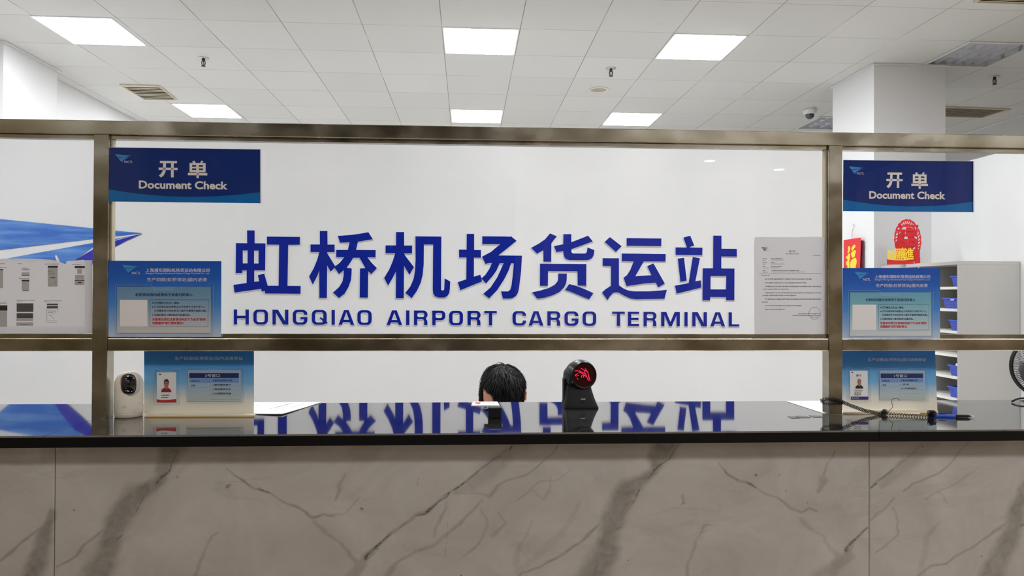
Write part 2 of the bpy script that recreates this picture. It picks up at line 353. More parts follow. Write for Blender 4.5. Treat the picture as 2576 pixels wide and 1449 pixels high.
TXT = {}
def text_mesh(body, bold=0.0):
    key = (body, bold)
    if key not in TXT:
        cu = bpy.data.curves.new('lettering', 'FONT'); cu.body = body; cu.offset = bold; cu.resolution_u = 3
        ob = bpy.data.objects.new('lettering', cu); C.objects.link(ob)
        bpy.context.view_layer.update()
        dg = bpy.context.evaluated_depsgraph_get(); me = bpy.data.meshes.new_from_object(ob.evaluated_get(dg))
        v = np.array([x.co[:2] for x in me.vertices]); f = [list(p.vertices) for p in me.polygons]
        bpy.data.objects.remove(ob); bpy.data.curves.remove(cu); bpy.data.meshes.remove(me)
        lo, hi = v.min(0), v.max(0); TXT[key] = ((v - lo) / (hi - lo), f, (hi - lo)[0] / (hi - lo)[1])
    return TXT[key]
class Art:
    """artwork coordinates -> a quad of the photo -> its plane"""
    def __init__(s, rect, quad, plane): s.r = rect; s.q = quad; s.pl = plane
    def px(s, ax, ay):
        u = (ax - s.r[0]) / (s.r[2] - s.r[0]); v = (ay - s.r[1]) / (s.r[3] - s.r[1]); a, b, c, d = s.q
        return ((a[0] * (1 - u) + b[0] * u) * (1 - v) + (d[0] * (1 - u) + c[0] * u) * v, (a[1] * (1 - u) + b[1] * u) * (1 - v) + (d[1] * (1 - u) + c[1] * u) * v)
    def __call__(s, p, off=0.0): x, y = s.px(*p); return s.pl(x, y, off)
    def at(s, off): return lambda p: s(p, off)
    def text(s, mb, body, x0, y0, x1, y1, off=-0.0006, bold=0.0, mi=0):
        cjk = any(ord(c) > 0x2e80 for c in body); v, f, _ = text_mesh(body, 0 if cjk else bold); h = y1 - y0
        for dx, dy in (((0, 0),) if not cjk or not bold else ((-.5, -.3), (.5, -.3), (-.5, .3), (.5, .3))):
            ex, ey = dx * bold * 2.2 * h, dy * bold * 2.2 * h
            mb.add([s((x0 + (x1 - x0) * a + ex, y1 + (y0 - y1) * b + ey), off - (dx + dy) * 2e-5) for a, b in v], f, mi)
        return mb
    def rect(s, mb, x0, y0, x1, y1, off=-0.0004, mi=0):
        mb.flat([[(x0, y0), (x1, y0), (x1, y1), (x0, y1)]], s.at(off), mi); return mb
    def line(s, mb, x0, y0, x1, y1, w, off=-0.0005, mi=0):
        dx, dy = x1 - x0, y1 - y0; l = math.hypot(dx, dy) or 1; nx, ny = -dy / l * w / 2, dx / l * w / 2
        mb.flat([[(x0 + nx, y0 + ny), (x1 + nx, y1 + ny), (x1 - nx, y1 - ny), (x0 - nx, y0 - ny)]], s.at(off), mi); return mb
    def slab(s, mb, loops, o0, o1, mi=0, ms=None): mb.prism(loops, s.at(o0), s.at(o1), mi, ms); return mb
    def rslab(s, mb, x0, y0, x1, y1, o0, o1, mi=0, ms=None): return s.slab(mb, [[(x0, y0), (x1, y0), (x1, y1), (x0, y1)]], o0, o1, mi, ms)
def identity(plane): return Art((0, 0, 1000, 1000), ((0, 0), (1000, 0), (1000, 1000), (0, 1000)), plane)
def grow(loop, d):      # widen a loop of pixel points
    a = sum(loop[i][0] * loop[(i + 1) % len(loop)][1] - loop[(i + 1) % len(loop)][0] * loop[i][1] for i in range(len(loop)))
    sg = 1 if a > 0 else -1; n = len(loop); out = []
    for i in range(n):
        p, q, r = loop[i - 1], loop[i], loop[(i + 1) % n]
        def nrm(a, b): l = math.hypot(b[0] - a[0], b[1] - a[1]) or 1; return ((b[1] - a[1]) / l * sg, -(b[0] - a[0]) / l * sg)
        n1, n2 = nrm(p, q), nrm(q, r); mx, my = n1[0] + n2[0], n1[1] + n2[1]; L = mx * mx + my * my
        k = 2 / max(L, 0.5)
        out.append((q[0] + mx * k * d, q[1] + my * k * d))
    return out
def rr(x0, y0, x1, y1, r, n=6):
    out = []
    for cx, cy, a0 in ((x1 - r, y0 + r, -90), (x1 - r, y1 - r, 0), (x0 + r, y1 - r, 90), (x0 + r, y0 + r, 180)):
        for k in range(n + 1): a = math.radians(a0 + 90 * k / n); out.append((cx + r * math.cos(a), cy + r * math.sin(a)))
    return out
def ell(cx, cy, rx, ry, n=24): return [(cx + rx * math.cos(2 * PI * k / n), cy + ry * math.sin(2 * PI * k / n)) for k in range(n)]

# ------------------------------------------------------------------ the setting
XL, XR, YB, YF = -3.94, 6.24, 10.6, -7.6
struct(MB().box(XL - .2, XR + .2, FY + .2, YB, -0.1, 0.0), 'floor', floorm)
struct(MB().box(XL - .2, XR + .2, YF, FY + .2, -0.1, 0.0), 'floor_hall', hallfloor)
struct(MB().box(XL - .2, XL, FY + .2, YB, 0, CEIL), 'wall_left', wallm)
struct(MB().box(XR, XR + .2, FY + .2, YB, 0, CEIL), 'wall_right', rightm)
struct(MB().box(XL - .2, XR + .2, YB, YB + .2, 0, CEIL), 'wall_back', wallm)
struct(MB().box(XL - .2, XL, YF, FY + .2, 0, CEIL), 'wall_hall_left', hallwall)
struct(MB().box(XR, XR + .2, YF, FY + .2, 0, CEIL), 'wall_hall_right', hallwood)
struct(MB().box(XL - .2, -2.4, YF - .2, YF, 0, CEIL), 'wall_front_left', hallwall)
struct(MB().box(-2.4, .6, YF - .2, YF, 0, CEIL), 'wall_front', halldark)
struct(MB().box(.6, XR + .2, YF - .2, YF, 0, CEIL), 'wall_front_right', hallwood)
for nm, x0, x1, mt in (('ceiling_hall_left', XL, -2.2, P('hall_ceiling_dim', rgb(112, 102, 84), .5)), ('ceiling_hall', -2.2, .5, halldark), ('ceiling_hall_right', .5, XR, hallceil)): struct(MB().box(x0, x1, YF, -.9, CEIL - .05, CEIL - .004), nm, mt)
HOLES = {(7, 0), (7, 4)}
cm = MB()
for i in range(-7, 12):
    for j in range(-22, 10):
        if (i, j) in HOLES: continue
        x0, x1 = max(XL - .2, GX + .6 * i), min(XR + .2, GX + .6 * (i + 1)); y0, y1 = max(YF - .2, GY + .6 * j), min(YB + .2, GY + .6 * (j + 1))
        if x1 <= x0 or y1 <= y0: continue
        cm.add([(x0, y0, CEIL), (x1, y0, CEIL), (x1, y1, CEIL), (x0, y1, CEIL)], [(3, 2, 1, 0)])
cm.add([(XL - .2, YF - .2, CEIL + .25), (XR + .2, YF - .2, CEIL + .25), (XR + .2, YB + .2, CEIL + .25), (XL - .2, YB + .2, CEIL + .25)], [(0, 1, 2, 3)])
struct(cm, 'ceiling', ceilm, loc=(0, 0, CEIL))
WT = on_y(0, 314, WALL_Y).z
SIGN_R = on_y(2102, 600, WALL_Y).x
struct(MB().box(XL, SIGN_R, WALL_Y, WALL_Y + .12, 0, WT), 'wall_center', boardm)
PT = EYE + 1.096
struct(MB().box(4.08, 4.2, 3.3, 5.96, 0, PT), 'wall_center_right', wallm)
struct(MB().box(3.555, 4.209, 5.96, 6.66, 0, CEIL), 'pillar_right', pillarm)
struct(MB().box(XL - .1, -3.762, 5.95, 6.70, 0, CEIL), 'pillar_left', pillarm)
# thin trims where pillars and walls meet the ceiling
struct(MB().box(3.535, 4.229, 5.94, 5.958, CEIL - .014, CEIL - .002)  .box(3.535, 3.553, 5.9585, 6.68, CEIL - .014, CEIL - .002), 'trim_1', trimm)
struct(MB().box(-3.760, -3.735, 5.928, 6.72, CEIL - .014, CEIL - .002).box(XL, -3.7605, 5.928, 5.948, CEIL - .014, CEIL - .002), 'trim_2', trimm)
struct(MB().box(XL, XL + .02, 6.73, YB, CEIL - .014, CEIL - .002), 'trim_3', trimm)
struct(MB().box(XR - .02, XR, FY + .2, YB, CEIL - .014, CEIL - .002), 'trim_4', trimm)

# ------------------------------------------------------------------ ceiling fittings
def led(i, j, label, dx=0.0, group='lit square ceiling light panels', mat=None):
    CZ = CEIL - (.05 if j < -10 else 0); cx, cy = GX + .6 * (i + .5) + dx, GY + .6 * (j + .5)
    t = thing('ceiling_light_panel', (cx, cy, CZ - .012), label, 'ceiling light', group)
    h, e = .292, .277
    f = MB()
    for a in ((-h, h, -h, -e), (-h, h, e, h), (-h, -e, -e, e), (e, h, -e, e)): f.box(cx + a[0], cx + a[1], cy + a[2], cy + a[3], CZ - .005, CZ - .001)
    f.build('frame', panel_edge, t)
    MB().box(cx - e, cx + e, cy - e, cy + e, CZ - .007, CZ - .002).build('diffuser', mat or panel_e, t)
    return t
panel_d = panel_h.copy(); panel_d.name = 'dimmer_diffuser'; panel_d.node_tree.nodes['Emission'].inputs[0].default_value = (0.95, 0.97, 1.0, 1); panel_d.node_tree.nodes['Emission'].inputs[1].default_value = PANEL_L * .7
led(-5, 0, 'lit square ceiling light, nearest on the far left above the pillar', -0.03, mat=panel_d)
led(0, 0, 'lit square ceiling light, nearer one of the middle column')
led(3, 0, 'lit square ceiling light right of centre, nearer of its two')
led(-5, 4, 'small lit ceiling light far back on the left, beyond the vent')
led(0, 4, 'lit square ceiling light just above the top rail in the middle')
led(3, 4, 'small lit ceiling light far back right of centre, past the round speaker')
for i in (-5, 0, 3): led(i, -4, 'added fill light panel above the staff side, out of the picture')
led(6, -4, 'added fill light panel above the staff side, out of the picture', mat=panel_h)  # panel added to brighten the pillar front, cabinet and partition
for i, j in ((1, -10), (4, -10), (7, -10), (10, -10)): led(i, j, 'lit square ceiling light above the public side, out of the picture', mat=panel_h)
for i, j in ((-4, -10), (5, -14), (9, -14), (-6, -13), (3, -15), (7, -12)): led(i, j, 'added dim fill panel over the public side, out of the picture', mat=panel_f)  # panels added to raise the hall bounce that the steel frame reflects
def louvre(i, j, label, nx, ny):
    cx, cy = GX + .6 * (i + .5), GY + .6 * (j + .5); h = .292
    t = thing('louvre_light', (cx, cy, CEIL - .01), label, 'ceiling light', 'switched off louvre lights')
    MB().box(cx - .3, cx + .3, cy - .3, cy + .3, CEIL + .06, CEIL + .07).box(cx - .3, cx - .296, cy - .3, cy + .3, CEIL, CEIL + .06).box(cx + .296, cx + .3, cy - .3, cy + .3, CEIL, CEIL + .06).box(cx - .3, cx + .3, cy - .3, cy - .296, CEIL, CEIL + .06).box(cx - .3, cx + .3, cy + .296, cy + .3, CEIL, CEIL + .06).build('housing', housing, t)
    f = MB()
    for a in ((-.3, .3, -.3, -.28), (-.3, .3, .28, .3), (-.3, -.28, -.28, .28), (.28, .3, -.28, .28)): f.box(cx + a[0], cx + a[1], cy + a[2], cy + a[3], CEIL - .008, CEIL - .001)
    f.build('frame', trimm, t)
    for k in range(1, ny):       # wedge-shaped reflector blades
        y = cy - .28 + .56 * k / ny
        MB().add([(cx - .28, y - .034, CEIL + .052), (cx - .28, y + .034, CEIL + .052), (cx - .28, y, CEIL + .002), (cx + .28, y - .034, CEIL + .052), (cx + .28, y + .034, CEIL + .052), (cx + .28, y, CEIL + .002)], [(0, 1, 2), (3, 4, 5), (0, 1, 4, 3), (1, 2, 5, 4), (2, 0, 3, 5)]).build('long_blade', alum, t)
    for k in range(1, nx):
        x = cx - .28 + .56 * k / nx
        MB().add([(x - .026, cy - .28, CEIL + .045), (x + .026, cy - .28, CEIL + .045), (x, cy - .28, CEIL + .004), (x - .026, cy + .28, CEIL + .045), (x + .026, cy + .28, CEIL + .045), (x, cy + .28, CEIL + .004)], [(0, 1, 2), (3, 4, 5), (0, 1, 4, 3), (1, 2, 5, 4), (2, 0, 3, 5)]).build('cross_blade', alum, t)
louvre(7, 0, 'unlit silver louvre light at the upper right, beside the pillar top', 6, 3)
louvre(7, 4, 'unlit silver louvre light behind the dome camera, partly behind the pillar', 4, 4)
def vent(quad, label, n, along):
    z = CEIL; a, b, c, d = [on_z(*q, z) for q in quad]
    t = thing('ceiling_vent', tuple((a + b + c + d) / 4), label, 'vent', 'beige slatted ceiling vents')
    def at(u, v, dz=0.0): p = (a * (1 - u) + b * u) * (1 - v) + (d * (1 - u) + c * u) * v; return Vector((p.x, p.y, z + dz))
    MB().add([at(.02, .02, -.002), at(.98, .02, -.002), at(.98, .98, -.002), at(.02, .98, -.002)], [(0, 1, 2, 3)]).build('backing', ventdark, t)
    f = MB()
    def strip(mb, u0, v0, u1, v1, z0, z1): mb.hexa([at(u0, v0, z0), at(u1, v0, z0), at(u1, v1, z0), at(u0, v1, z0), at(u0, v0, z1), at(u1, v0, z1), at(u1, v1, z1), at(u0, v1, z1)])
    w, v = (.03, .05)
    strip(f, 0, 0, 1, v, -.014, -.001); strip(f, 0, 1 - v, 1, 1, -.014, -.001); strip(f, 0, v, w, 1 - v, -.014, -.001); strip(f, 1 - w, v, 1, 1 - v, -.014, -.001)
    f.build('frame', ventm, t)
    sl = MB()
    for k in range(n):
        p = v + (1 - 2 * v) * (k + .5) / n; h = (1 - 2 * v) / n * .34
        sl.hexa([at(w, p - h, -.012), at(1 - w, p - h, -.012), at(1 - w, p + h, -.008), at(w, p + h, -.008), at(w, p - h, -.0105), at(1 - w, p - h, -.0105), at(1 - w, p + h, -.0065), at(w, p + h, -.0065)])
    sl.build('slats', ventm, t)
vent(((300.5, 211), (400.6, 213.7), (447, 250), (364, 249)), 'beige slatted vent in the ceiling on the left', 9, 0)
vent(((2290, 264), (2543.5, 273), (2474, 295), (2200, 287)), 'brown slatted vent in the dim ceiling right of the pillar', 12, 0)
vent(((2508, -38), (2792, -22), (2660, 10), (2448, 3)), 'beige vent cut by the top right corner of the picture', 8, 0)
def sprinkler(x, y, label):
    p = on_z(x, y, CEIL); t = thing('fire_sprinkler', tuple(p), label, 'sprinkler', 'ceiling sprinklers')
    MB().lathe([(0, 0), (.045, -.001), (.042, -.007), (.02, -.012), (0, -.012)], p, seg=20).build('ceiling_plate', chrome, t)
    b = MB().lathe([(.0, -.012), (.014, -.012), (.014, -.03), (.0, -.03)], p, seg=12)
    for s in (-1, 1): b.tube([p + Vector((s * .012, 0, -.028)), p + Vector((s * .0155, 0, -.042)), p + Vector((s * .011, 0, -.062)), p + Vector((0, 0, -.070))], .0046, 6)
    b.tube([p + Vector((0, 0, -.03)), p + Vector((0, 0, -.065))], .003, 6)
    b.build('body', brass, t)
    MB().lathe([(0, -.069), (.019, -.070), (.019, -.073), (0, -.074)], p, seg=16).build('deflector', brass, t)
sprinkler(512, 146, 'small metal sprinkler on the left part of the ceiling')
sprinkler(1537, 172, 'small metal sprinkler above the round ceiling speaker')
sprinkler(2502, 193, 'dark metal sprinkler on the dim ceiling right of the pillar')
p = on_z(1506, 225, CEIL); t = thing('ceiling_speaker', tuple(p), 'round cream ceiling speaker right of centre', 'speaker')
MB().lathe([(.078, -.001), (.098, -.001), (.1, -.006), (.094, -.011), (.082, -.011), (.078, -.004)], p, seg=40).build('rim', P('cream_rim', rgb(232, 226, 205), .4), t)
MB().lathe([(0, -.006), (.04, -.0058), (.08, -.003)], p, seg=40).build('grille', P('speaker_mesh', rgb(178, 172, 158), .7), t)
p = on_z(2037, 275, CEIL); t = thing('dome_camera', tuple(p), 'white dome security camera on the ceiling by the pillar', 'security camera')
MB().lathe([(0, 0), (.066, 0), (.07, -.012), (.07, -.03), (.064, -.05), (.05, -.056), (0, -.056)], p, seg=36).build('housing', white, t)
MB().lathe([(.047, -.055), (.048, -.066), (.043, -.085), (.03, -.1), (.014, -.108), (0, -.109)], p, seg=32).build('dome', P('smoked_dome', (.02, .022, .03), .08, coat=1), t)
for k, (x, y) in enumerate([(x, -0.2) for x in (-3.1, -1.9, -.7, .5, 1.7, 2.9, 4.1, 5.3)]):
    q = (x, y, CEIL); t = thing('downlight', q, 'warm recessed downlight over the public side, out of the picture', 'ceiling light', 'warm downlights over the hall')
    MB().lathe([(.075, -.001), (.092, -.001), (.092, -.005), (.077, -.005)], q, seg=24).build('rim', trimm, t)
    MB().lathe([(0, -.002), (.076, -.002)], q, seg=24).build('lens', spot_e, t)
def refl(x, y):      # where a downlight must sit for the glass to show it at this pixel
    d = ray(x, y); tt = (CEIL - EYE) / d.z; yy = d.y * tt; return (d.x * tt, 2 * (FY + .02) - yy, CEIL)
for x, y in ((1788 - 37, 398), (1960 - 37, 421)):
    q = refl(x, y); q = (q[0], q[1], CEIL - .05); t = thing('downlight', q, 'warm recessed downlight far back in the hall, out of the picture', 'ceiling light', 'warm downlights over the hall')
    MB().lathe([(.075, -.001), (.1, -.001), (.1, -.005), (.077, -.005)], q, seg=24).build('rim', trimm, t)
    MB().lathe([(0, -.002), (.076, -.002)], q, seg=24).build('lens', spot_e, t)

# ------------------------------------------------------------------ wall lettering and emblem
wall = lambda x, y, off=0.0: on_y(x, y, WALL_Y + off)
IW = identity(wall)
Z = 200 / 1449
def zl(ox, oy, loop, k=Z): return [(ox + x * k, oy + y * k) for x, y in loop]
GL = {
 '虹': (580, 570, [[[(300,68),(440,70),(438,303),(635,305),(630,800),(432,798),(432,1005),(523,997),(496,887),(612,857),(678,1078),(876,1078),(884,330),(662,328),(662,182),(1263,187),(1262,330),(1050,332),(1038,1080),(1278,1082),(1275,1224),(630,1220),(625,1172),(568,1183),(556,1134),(72,1203),(50,1062),(292,1028),(292,797),(214,797),(214,848),(92,848),(98,300),(302,302)],
   [(222,435),(310,435),(310,670),(222,670)], [(428,437),(510,437),(508,672),(428,672)]]]),
 '桥': (765, 570, [[[(287,80),(425,80),(427,327),(556,327),(556,465),(418,465),(425,490),(565,720),(548,757),(485,822),(420,710),(416,1298),(278,1298),(276,800),(245,890),(158,1058),(90,910),(175,760),(240,600),(276,465),(117,464),(117,325),(288,325)]],
   [[(615,170),(900,147),(1172,102),(1252,230),(982,275),(948,424),(1305,427),(1302,560),(1155,562),(1230,660),(1328,757),(1228,862),(1168,815),(1163,1295),(1013,1293),(1018,762),(1118,757),(1010,568),(895,568),(840,660),(775,750),(868,762),(866,860),(855,970),(810,1100),(740,1220),(635,1303),(525,1203),(640,1100),(700,1000),(722,880),(722,795),(635,865),(555,748),(570,720),(650,660),(730,560),(584,556),(586,424),(798,424),(828,287),(655,293)]]]),
 '机': (955, 570, [[[(300,98),(447,98),(447,345),(594,345),(592,487),(445,490),(470,535),(625,738),(545,880),(445,715),(440,1305),(294,1305),(297,820),(240,930),(155,1075),(82,935),(170,790),(235,640),(283,488),(108,485),(108,342),(298,342)]],
   [[(653,177),(1125,182),(1120,1140),(1125,1155),(1140,1162),(1160,1162),(1172,1152),(1178,1130),(1185,943),(1287,1000),(1280,1140),(1270,1210),(1235,1265),(1180,1293),(1070,1293),(1010,1270),(975,1220),(968,1140),(975,327),(808,325),(803,700),(785,880),(750,1020),(680,1170),(585,1305),(468,1210),(560,1090),(620,950),(645,800),(655,600)]]]),
 '场': (1140, 570, [[[(247,132),(383,132),(383,425),(508,427),(506,567),(380,565),(378,912),(495,876),(512,940),(525,1000),(130,1160),(85,1012),(240,960),(243,565),(107,562),(107,420),(245,420)]],
   [[(530,177),(935,180),(1035,184),(1052,174),(1155,258),(825,525),(1255,530),(1240,800),(1215,1010),(1200,1130),(1180,1210),(1145,1265),(1080,1305),(1010,1313),(908,1313),(872,1180),(1000,1182),(1040,1150),(1062,1080),(1085,900),(1105,670),(1055,670),(1010,800),(930,960),(800,1160),(655,1308),(548,1225),(680,1110),(800,930),(870,780),(918,668),(848,668),(790,800),(720,900),(598,1038),(515,945),(590,875),(660,770),(706,665),(650,665),(588,682),(525,548),(690,460),(855,320),(530,320)]]]),
 '货': (1325, 570, [[[(425,123),(550,177),(490,250),(450,305),(447,640),(305,640),(303,430),(185,494),(83,385),(220,310),(330,235)]],
   [[(668,138),(812,138),(812,285),(1120,165),(1205,270),(815,412),(813,455),(825,480),(850,490),(1060,492),(1085,480),(1098,450),(1110,378),(1235,430),(1222,520),(1195,570),(1150,600),(1090,612),(780,610),(720,592),(685,555),(668,500),(665,445),(540,466),(497,357),(665,320)]],
   [[(242,676),(1088,682),(1085,1080),(928,1075),(926,830),(920,815),(390,812),(385,1082),(240,1080)]],
   [[(575,855),(732,857),(728,980),(715,1040),(680,1110),(600,1190),(480,1250),(330,1295),(190,1316),(100,1197),(250,1165),(400,1120),(510,1060),(560,1000),(575,950)]],
   [[(775,1047),(900,1080),(1060,1140),(1215,1213),(1138,1326),(960,1255),(820,1195),(700,1153)]]]),
 '运': (1500, 570, [[[(248,190),(463,357),(358,463),(152,280)]], [[(553,208),(1187,217),(1185,357),(553,350)]],
   [[(466,490),(1267,500),(1263,637),(865,635),(712,905),(1005,885),(928,720),(1043,670),(1250,1040),(1127,1108),(1085,1022),(900,1035),(550,1085),(497,932),(560,885),(620,790),(680,637),(466,630)]],
   [[(116,575),(413,577),(413,1070),(500,1130),(580,1163),(680,1180),(960,1180),(1140,1167),(1287,1152),(1243,1315),(720,1325),(620,1310),(520,1265),(400,1200),(350,1197),(300,1215),(250,1270),(205,1340),(105,1200),(170,1140),(268,1078),(268,718),(116,715)]]]),
 '站': (1680, 570, [[[(283,200),(408,165),(482,345),(410,368),(400,385),(345,385),(343,365)]], [[(142,378),(632,385),(628,520),(142,515)]], [[(182,583),(295,567),(345,985),(228,1005)]],
   [[(455,553),(585,577),(503,995),(600,980),(612,1110),(160,1222),(130,1077),(380,1030)]],
   [[(830,163),(978,165),(978,402),(1258,405),(1258,545),(975,543),(975,763),(1215,765),(1212,1342),(1063,1342),(1062,1285),(772,1283),(770,1342),(632,1342),(637,760),(826,758)], [(780,900),(1065,900),(1063,1145),(778,1145)]]]),
}
def letter(name, polys, label, group, cat='sign letter'):
    bk = MB(); face = MB()
    for q_, loops in enumerate(polys):
        dz = -.0003 * q_
        big = [grow(loops[0], 1.3)] + [grow(l, -1.3) for l in loops[1:]]
        bk.prism(big, IW.at(-.009), IW.at(-.0005)); face.prism(loops, IW.at(-.0105 + dz), IW.at(-.0088 + dz * .5))
    r = tag(bk.build(name, backm), label, cat, group)
    face.build('face', bluem, r)
    return r
prev = None
names = list(GL)
for k, ch in enumerate(names):
    ox, oy, polys = GL[ch]
    where = ('first of the seven, nearest the emblem' if k == 0 else 'last of the seven, nearest the taped notice' if k == 6 else 'between %s and %s' % (names[k - 1], names[k + 1]))
    letter('sign_character', [[zl(ox, oy, l) for l in lo] for lo in polys], 'large blue character %s on the white wall, %s' % (ch, where), 'large blue Chinese characters on the wall')
SV, SH = 8.5, 5.7
def glyph(ch, w, h):
    v, hh = SV, SH; R = [(0, 0), (w, 0), (w, h), (0, h)]
    if ch == 'I': return [[R]]
    if ch == 'H': y0, y1 = h * .42, h * .42 + hh + .6; return [[[(0, 0), (v, 0), (v, y0), (w - v, y0), (w - v, 0), (w, 0), (w, h), (w - v, h), (w - v, y1), (v, y1), (v, h), (0, h)]]]
    if ch == 'T': m = w / 2; return [[[(0, 0), (w, 0), (w, hh), (m + v / 2, hh), (m + v / 2, h), (m - v / 2, h), (m - v / 2, hh), (0, hh)]]]
    if ch == 'L': return [[[(0, 0), (v, 0), (v, h - hh), (w, h - hh), (w, h), (0, h)]]]
    if ch == 'E': a = h * .42; return [[[(0, 0), (w, 0), (w, hh), (v, hh), (v, a), (w - 1.5, a), (w - 1.5, a + hh), (v, a + hh), (v, h - hh), (w, h - hh), (w, h), (0, h)]]]
    if ch == 'N': return [[[(0, 0), (14, 0), (w - v, h * .76), (w - v, 0), (w, 0), (w, h), (w - 13.5, h), (v, h * .2), (v, h), (0, h)]]]
    if ch == 'M': m = w / 2; return [[[(0, 0), (13, 0), (m, h * .70), (w - 13, 0), (w, 0), (w, h), (w - v, h), (w - v, h * .24), (m + 3.4, h), (m - 3.4, h), (v, h * .24), (v, h), (0, h)]]]
    if ch == 'A': m = w / 2; return [[[(m - 6, 0), (m + 6, 0), (w, h), (w - 8.6, h), (w - 11.5, h * .82), (11.5, h * .82), (8.6, h), (0, h)], [(m, h * .14), (m - 6.8, h * .66), (m + 6.8, h * .66)]]]
    ring = rr(0, 0, w, h, 11.5, 7); inner = rr(v, hh, w - v, h - hh, 5.5, 6)
    if ch == 'O': return [[ring, inner]]
    if ch == 'Q':
        ow = w - 2.8; return [[rr(0, 0, ow, h, 11.5, 7), rr(v, hh, ow - v, h - hh, 5.5, 6)], [[(w * .48, h * .55), (w * .56, h * .49), (w, h * .86), (w - 4.4, h * .95)]]]
    if ch in 'RP':
        b = h * .66 if ch == 'P' else h * .60; r = 10.5
        arc = [(w - r + r * math.cos(math.radians(a)), r + r * math.sin(math.radians(a))) for a in range(-90, 1, 15)]
        arc2 = [(w - r + r * math.cos(math.radians(a)), b - r + r * math.sin(math.radians(a))) for a in range(0, 91, 15)]
        hole = rr(v, hh, w - v, b - hh, 4.2, 5)
        if ch == 'P': return [[[(0, 0)] + arc + arc2 + [(v, b), (v, h), (0, h)], hole]]
        leg = [(w - 4.5, b - 1.5), (w - 1.2, b + 3), (w - .4, b + 7), (w - .4, h), (w - v - .4, h), (w - v - .4, b + 5), (w - v - 1.6, b + 1.3), (w - v - 4, b)]
        arc2 = [(w - r + r * math.cos(math.radians(a)), b - r - 1.2 + r * math.sin(math.radians(a))) for a in range(0, 60, 15)]
        return [[[(0, 0)] + arc + arc2 + leg + [(v, b), (v, h), (0, h)], hole]]
    def arcp(cx, cy, r, a0, a1, n=7): return [(cx + r * math.cos(math.radians(a0 + (a1 - a0) * k / n)), cy + r * math.sin(math.radians(a0 + (a1 - a0) * k / n))) for k in range(n + 1)]
    ro, ri = 11.5, 5.5
    out = [(w, h * .33)] + arcp(w - ro, ro, ro, 0, -90) + arcp(ro, ro, ro, -90, -180) + arcp(ro, h - ro, ro, 180, 90)
    inn = arcp(v + ri, h - hh - ri, ri, 90, 180) + arcp(v + ri, hh + ri, ri, 180, 270) + arcp(w - v - ri, hh + ri, ri, -90, 0) + [(w - v, h * .33)]
    if ch == 'C': return [[out + arcp(w - ro, h - ro, ro, 90, 0) + [(w, h * .65), (w - v, h * .65)] + arcp(w - v - ri, h - hh - ri, ri, 0, 90) + inn]]
    if ch == 'G': return [[out + arcp(w - ro, h - ro, ro, 90, 0) + [(w, h * .49), (w * .52, h * .49), (w * .52, h * .645), (w - v, h * .645)] + arcp(w - v - ri, h - hh - ri, ri, 0, 90) + inn]]
LAT = [('HONGQIAO', [(588, 626), (637.3, 674.2), (685.4, 725.4), (736.3, 773.4), (784.3, 824.7), (834, 842.4), (851.6, 891), (899, 935)]),
       ('AIRPORT', [(972.4, 1011.8), (1021.6, 1030), (1041.4, 1075.7), (1087.3, 1120.5), (1129.9, 1164.8), (1176, 1209.1), (1218.3, 1249.8)]),
       ('CARGO', [(1289.2, 1323.6), (1329.6, 1367.2), (1376.9, 1409.7), (1420, 1455.2), (1465.4, 1500)]),
       ('TERMINAL', [(1540, 1571.8), (1579.5, 1607.8), (1618.8, 1651.7), (1663.1, 1710.3), (1721.7, 1729.8), (1741.4, 1778.4), (1786.7, 1824), (1832.9, 1859.8)])]
NTH = ['first', 'second', 'third', 'fourth', 'fifth', 'sixth', 'seventh', 'eighth']
for word, xs in LAT:
    for k, (ch, (x0, x1)) in enumerate(zip(word, xs)):
        def mp(p, x0=x0):
            x = x0 + p[0]; y0 = 778.3 + (x - 588) * .00588; y1 = 815.9 + (x - 588) * .0042; return (x, y0 + (y1 - y0) * p[1] / 37)
        letter('sign_letter', [[[mp(p) for p in l] for l in lo] for lo in glyph(ch, x1 - x0, 37)], 'blue capital %s, %s letter of the word %s on the white wall' % (ch, NTH[k], word), 'blue Latin letters on the wall')
# paper-plane emblem
e = tag(MB().prism([[(-99, 541), (357, 586.5), (20, 629.5 - 3), (-60, 636)]], IW.at(-.004), IW.at(-.0003)).build('wall_emblem', logolight), 'large light and deep blue paper plane emblem on the white wall at left', 'emblem')
MB().prism([[(352, 589.5), (233, 611), (34, 647), (-42, 662), (10, 705), (60, 748), (92, 778), (128, 742), (160, 700), (191, 653), (233, 622), (300, 600)]], IW.at(-.004), IW.at(-.0003)).build('lower_wing', logolight, e)
MB().prism([[(357, 588), (330, 595), (288, 606), (233, 628), (191, 653), (160, 690), (128, 735), (92, 778), (140, 745), (179, 712), (210, 685), (233, 663), (262, 640), (288, 621.5), (322, 604)]], IW.at(-.006), IW.at(-.0003)).build('deep_blue_wing', logodark, e)  # deep blue wing, the emblem's own colour

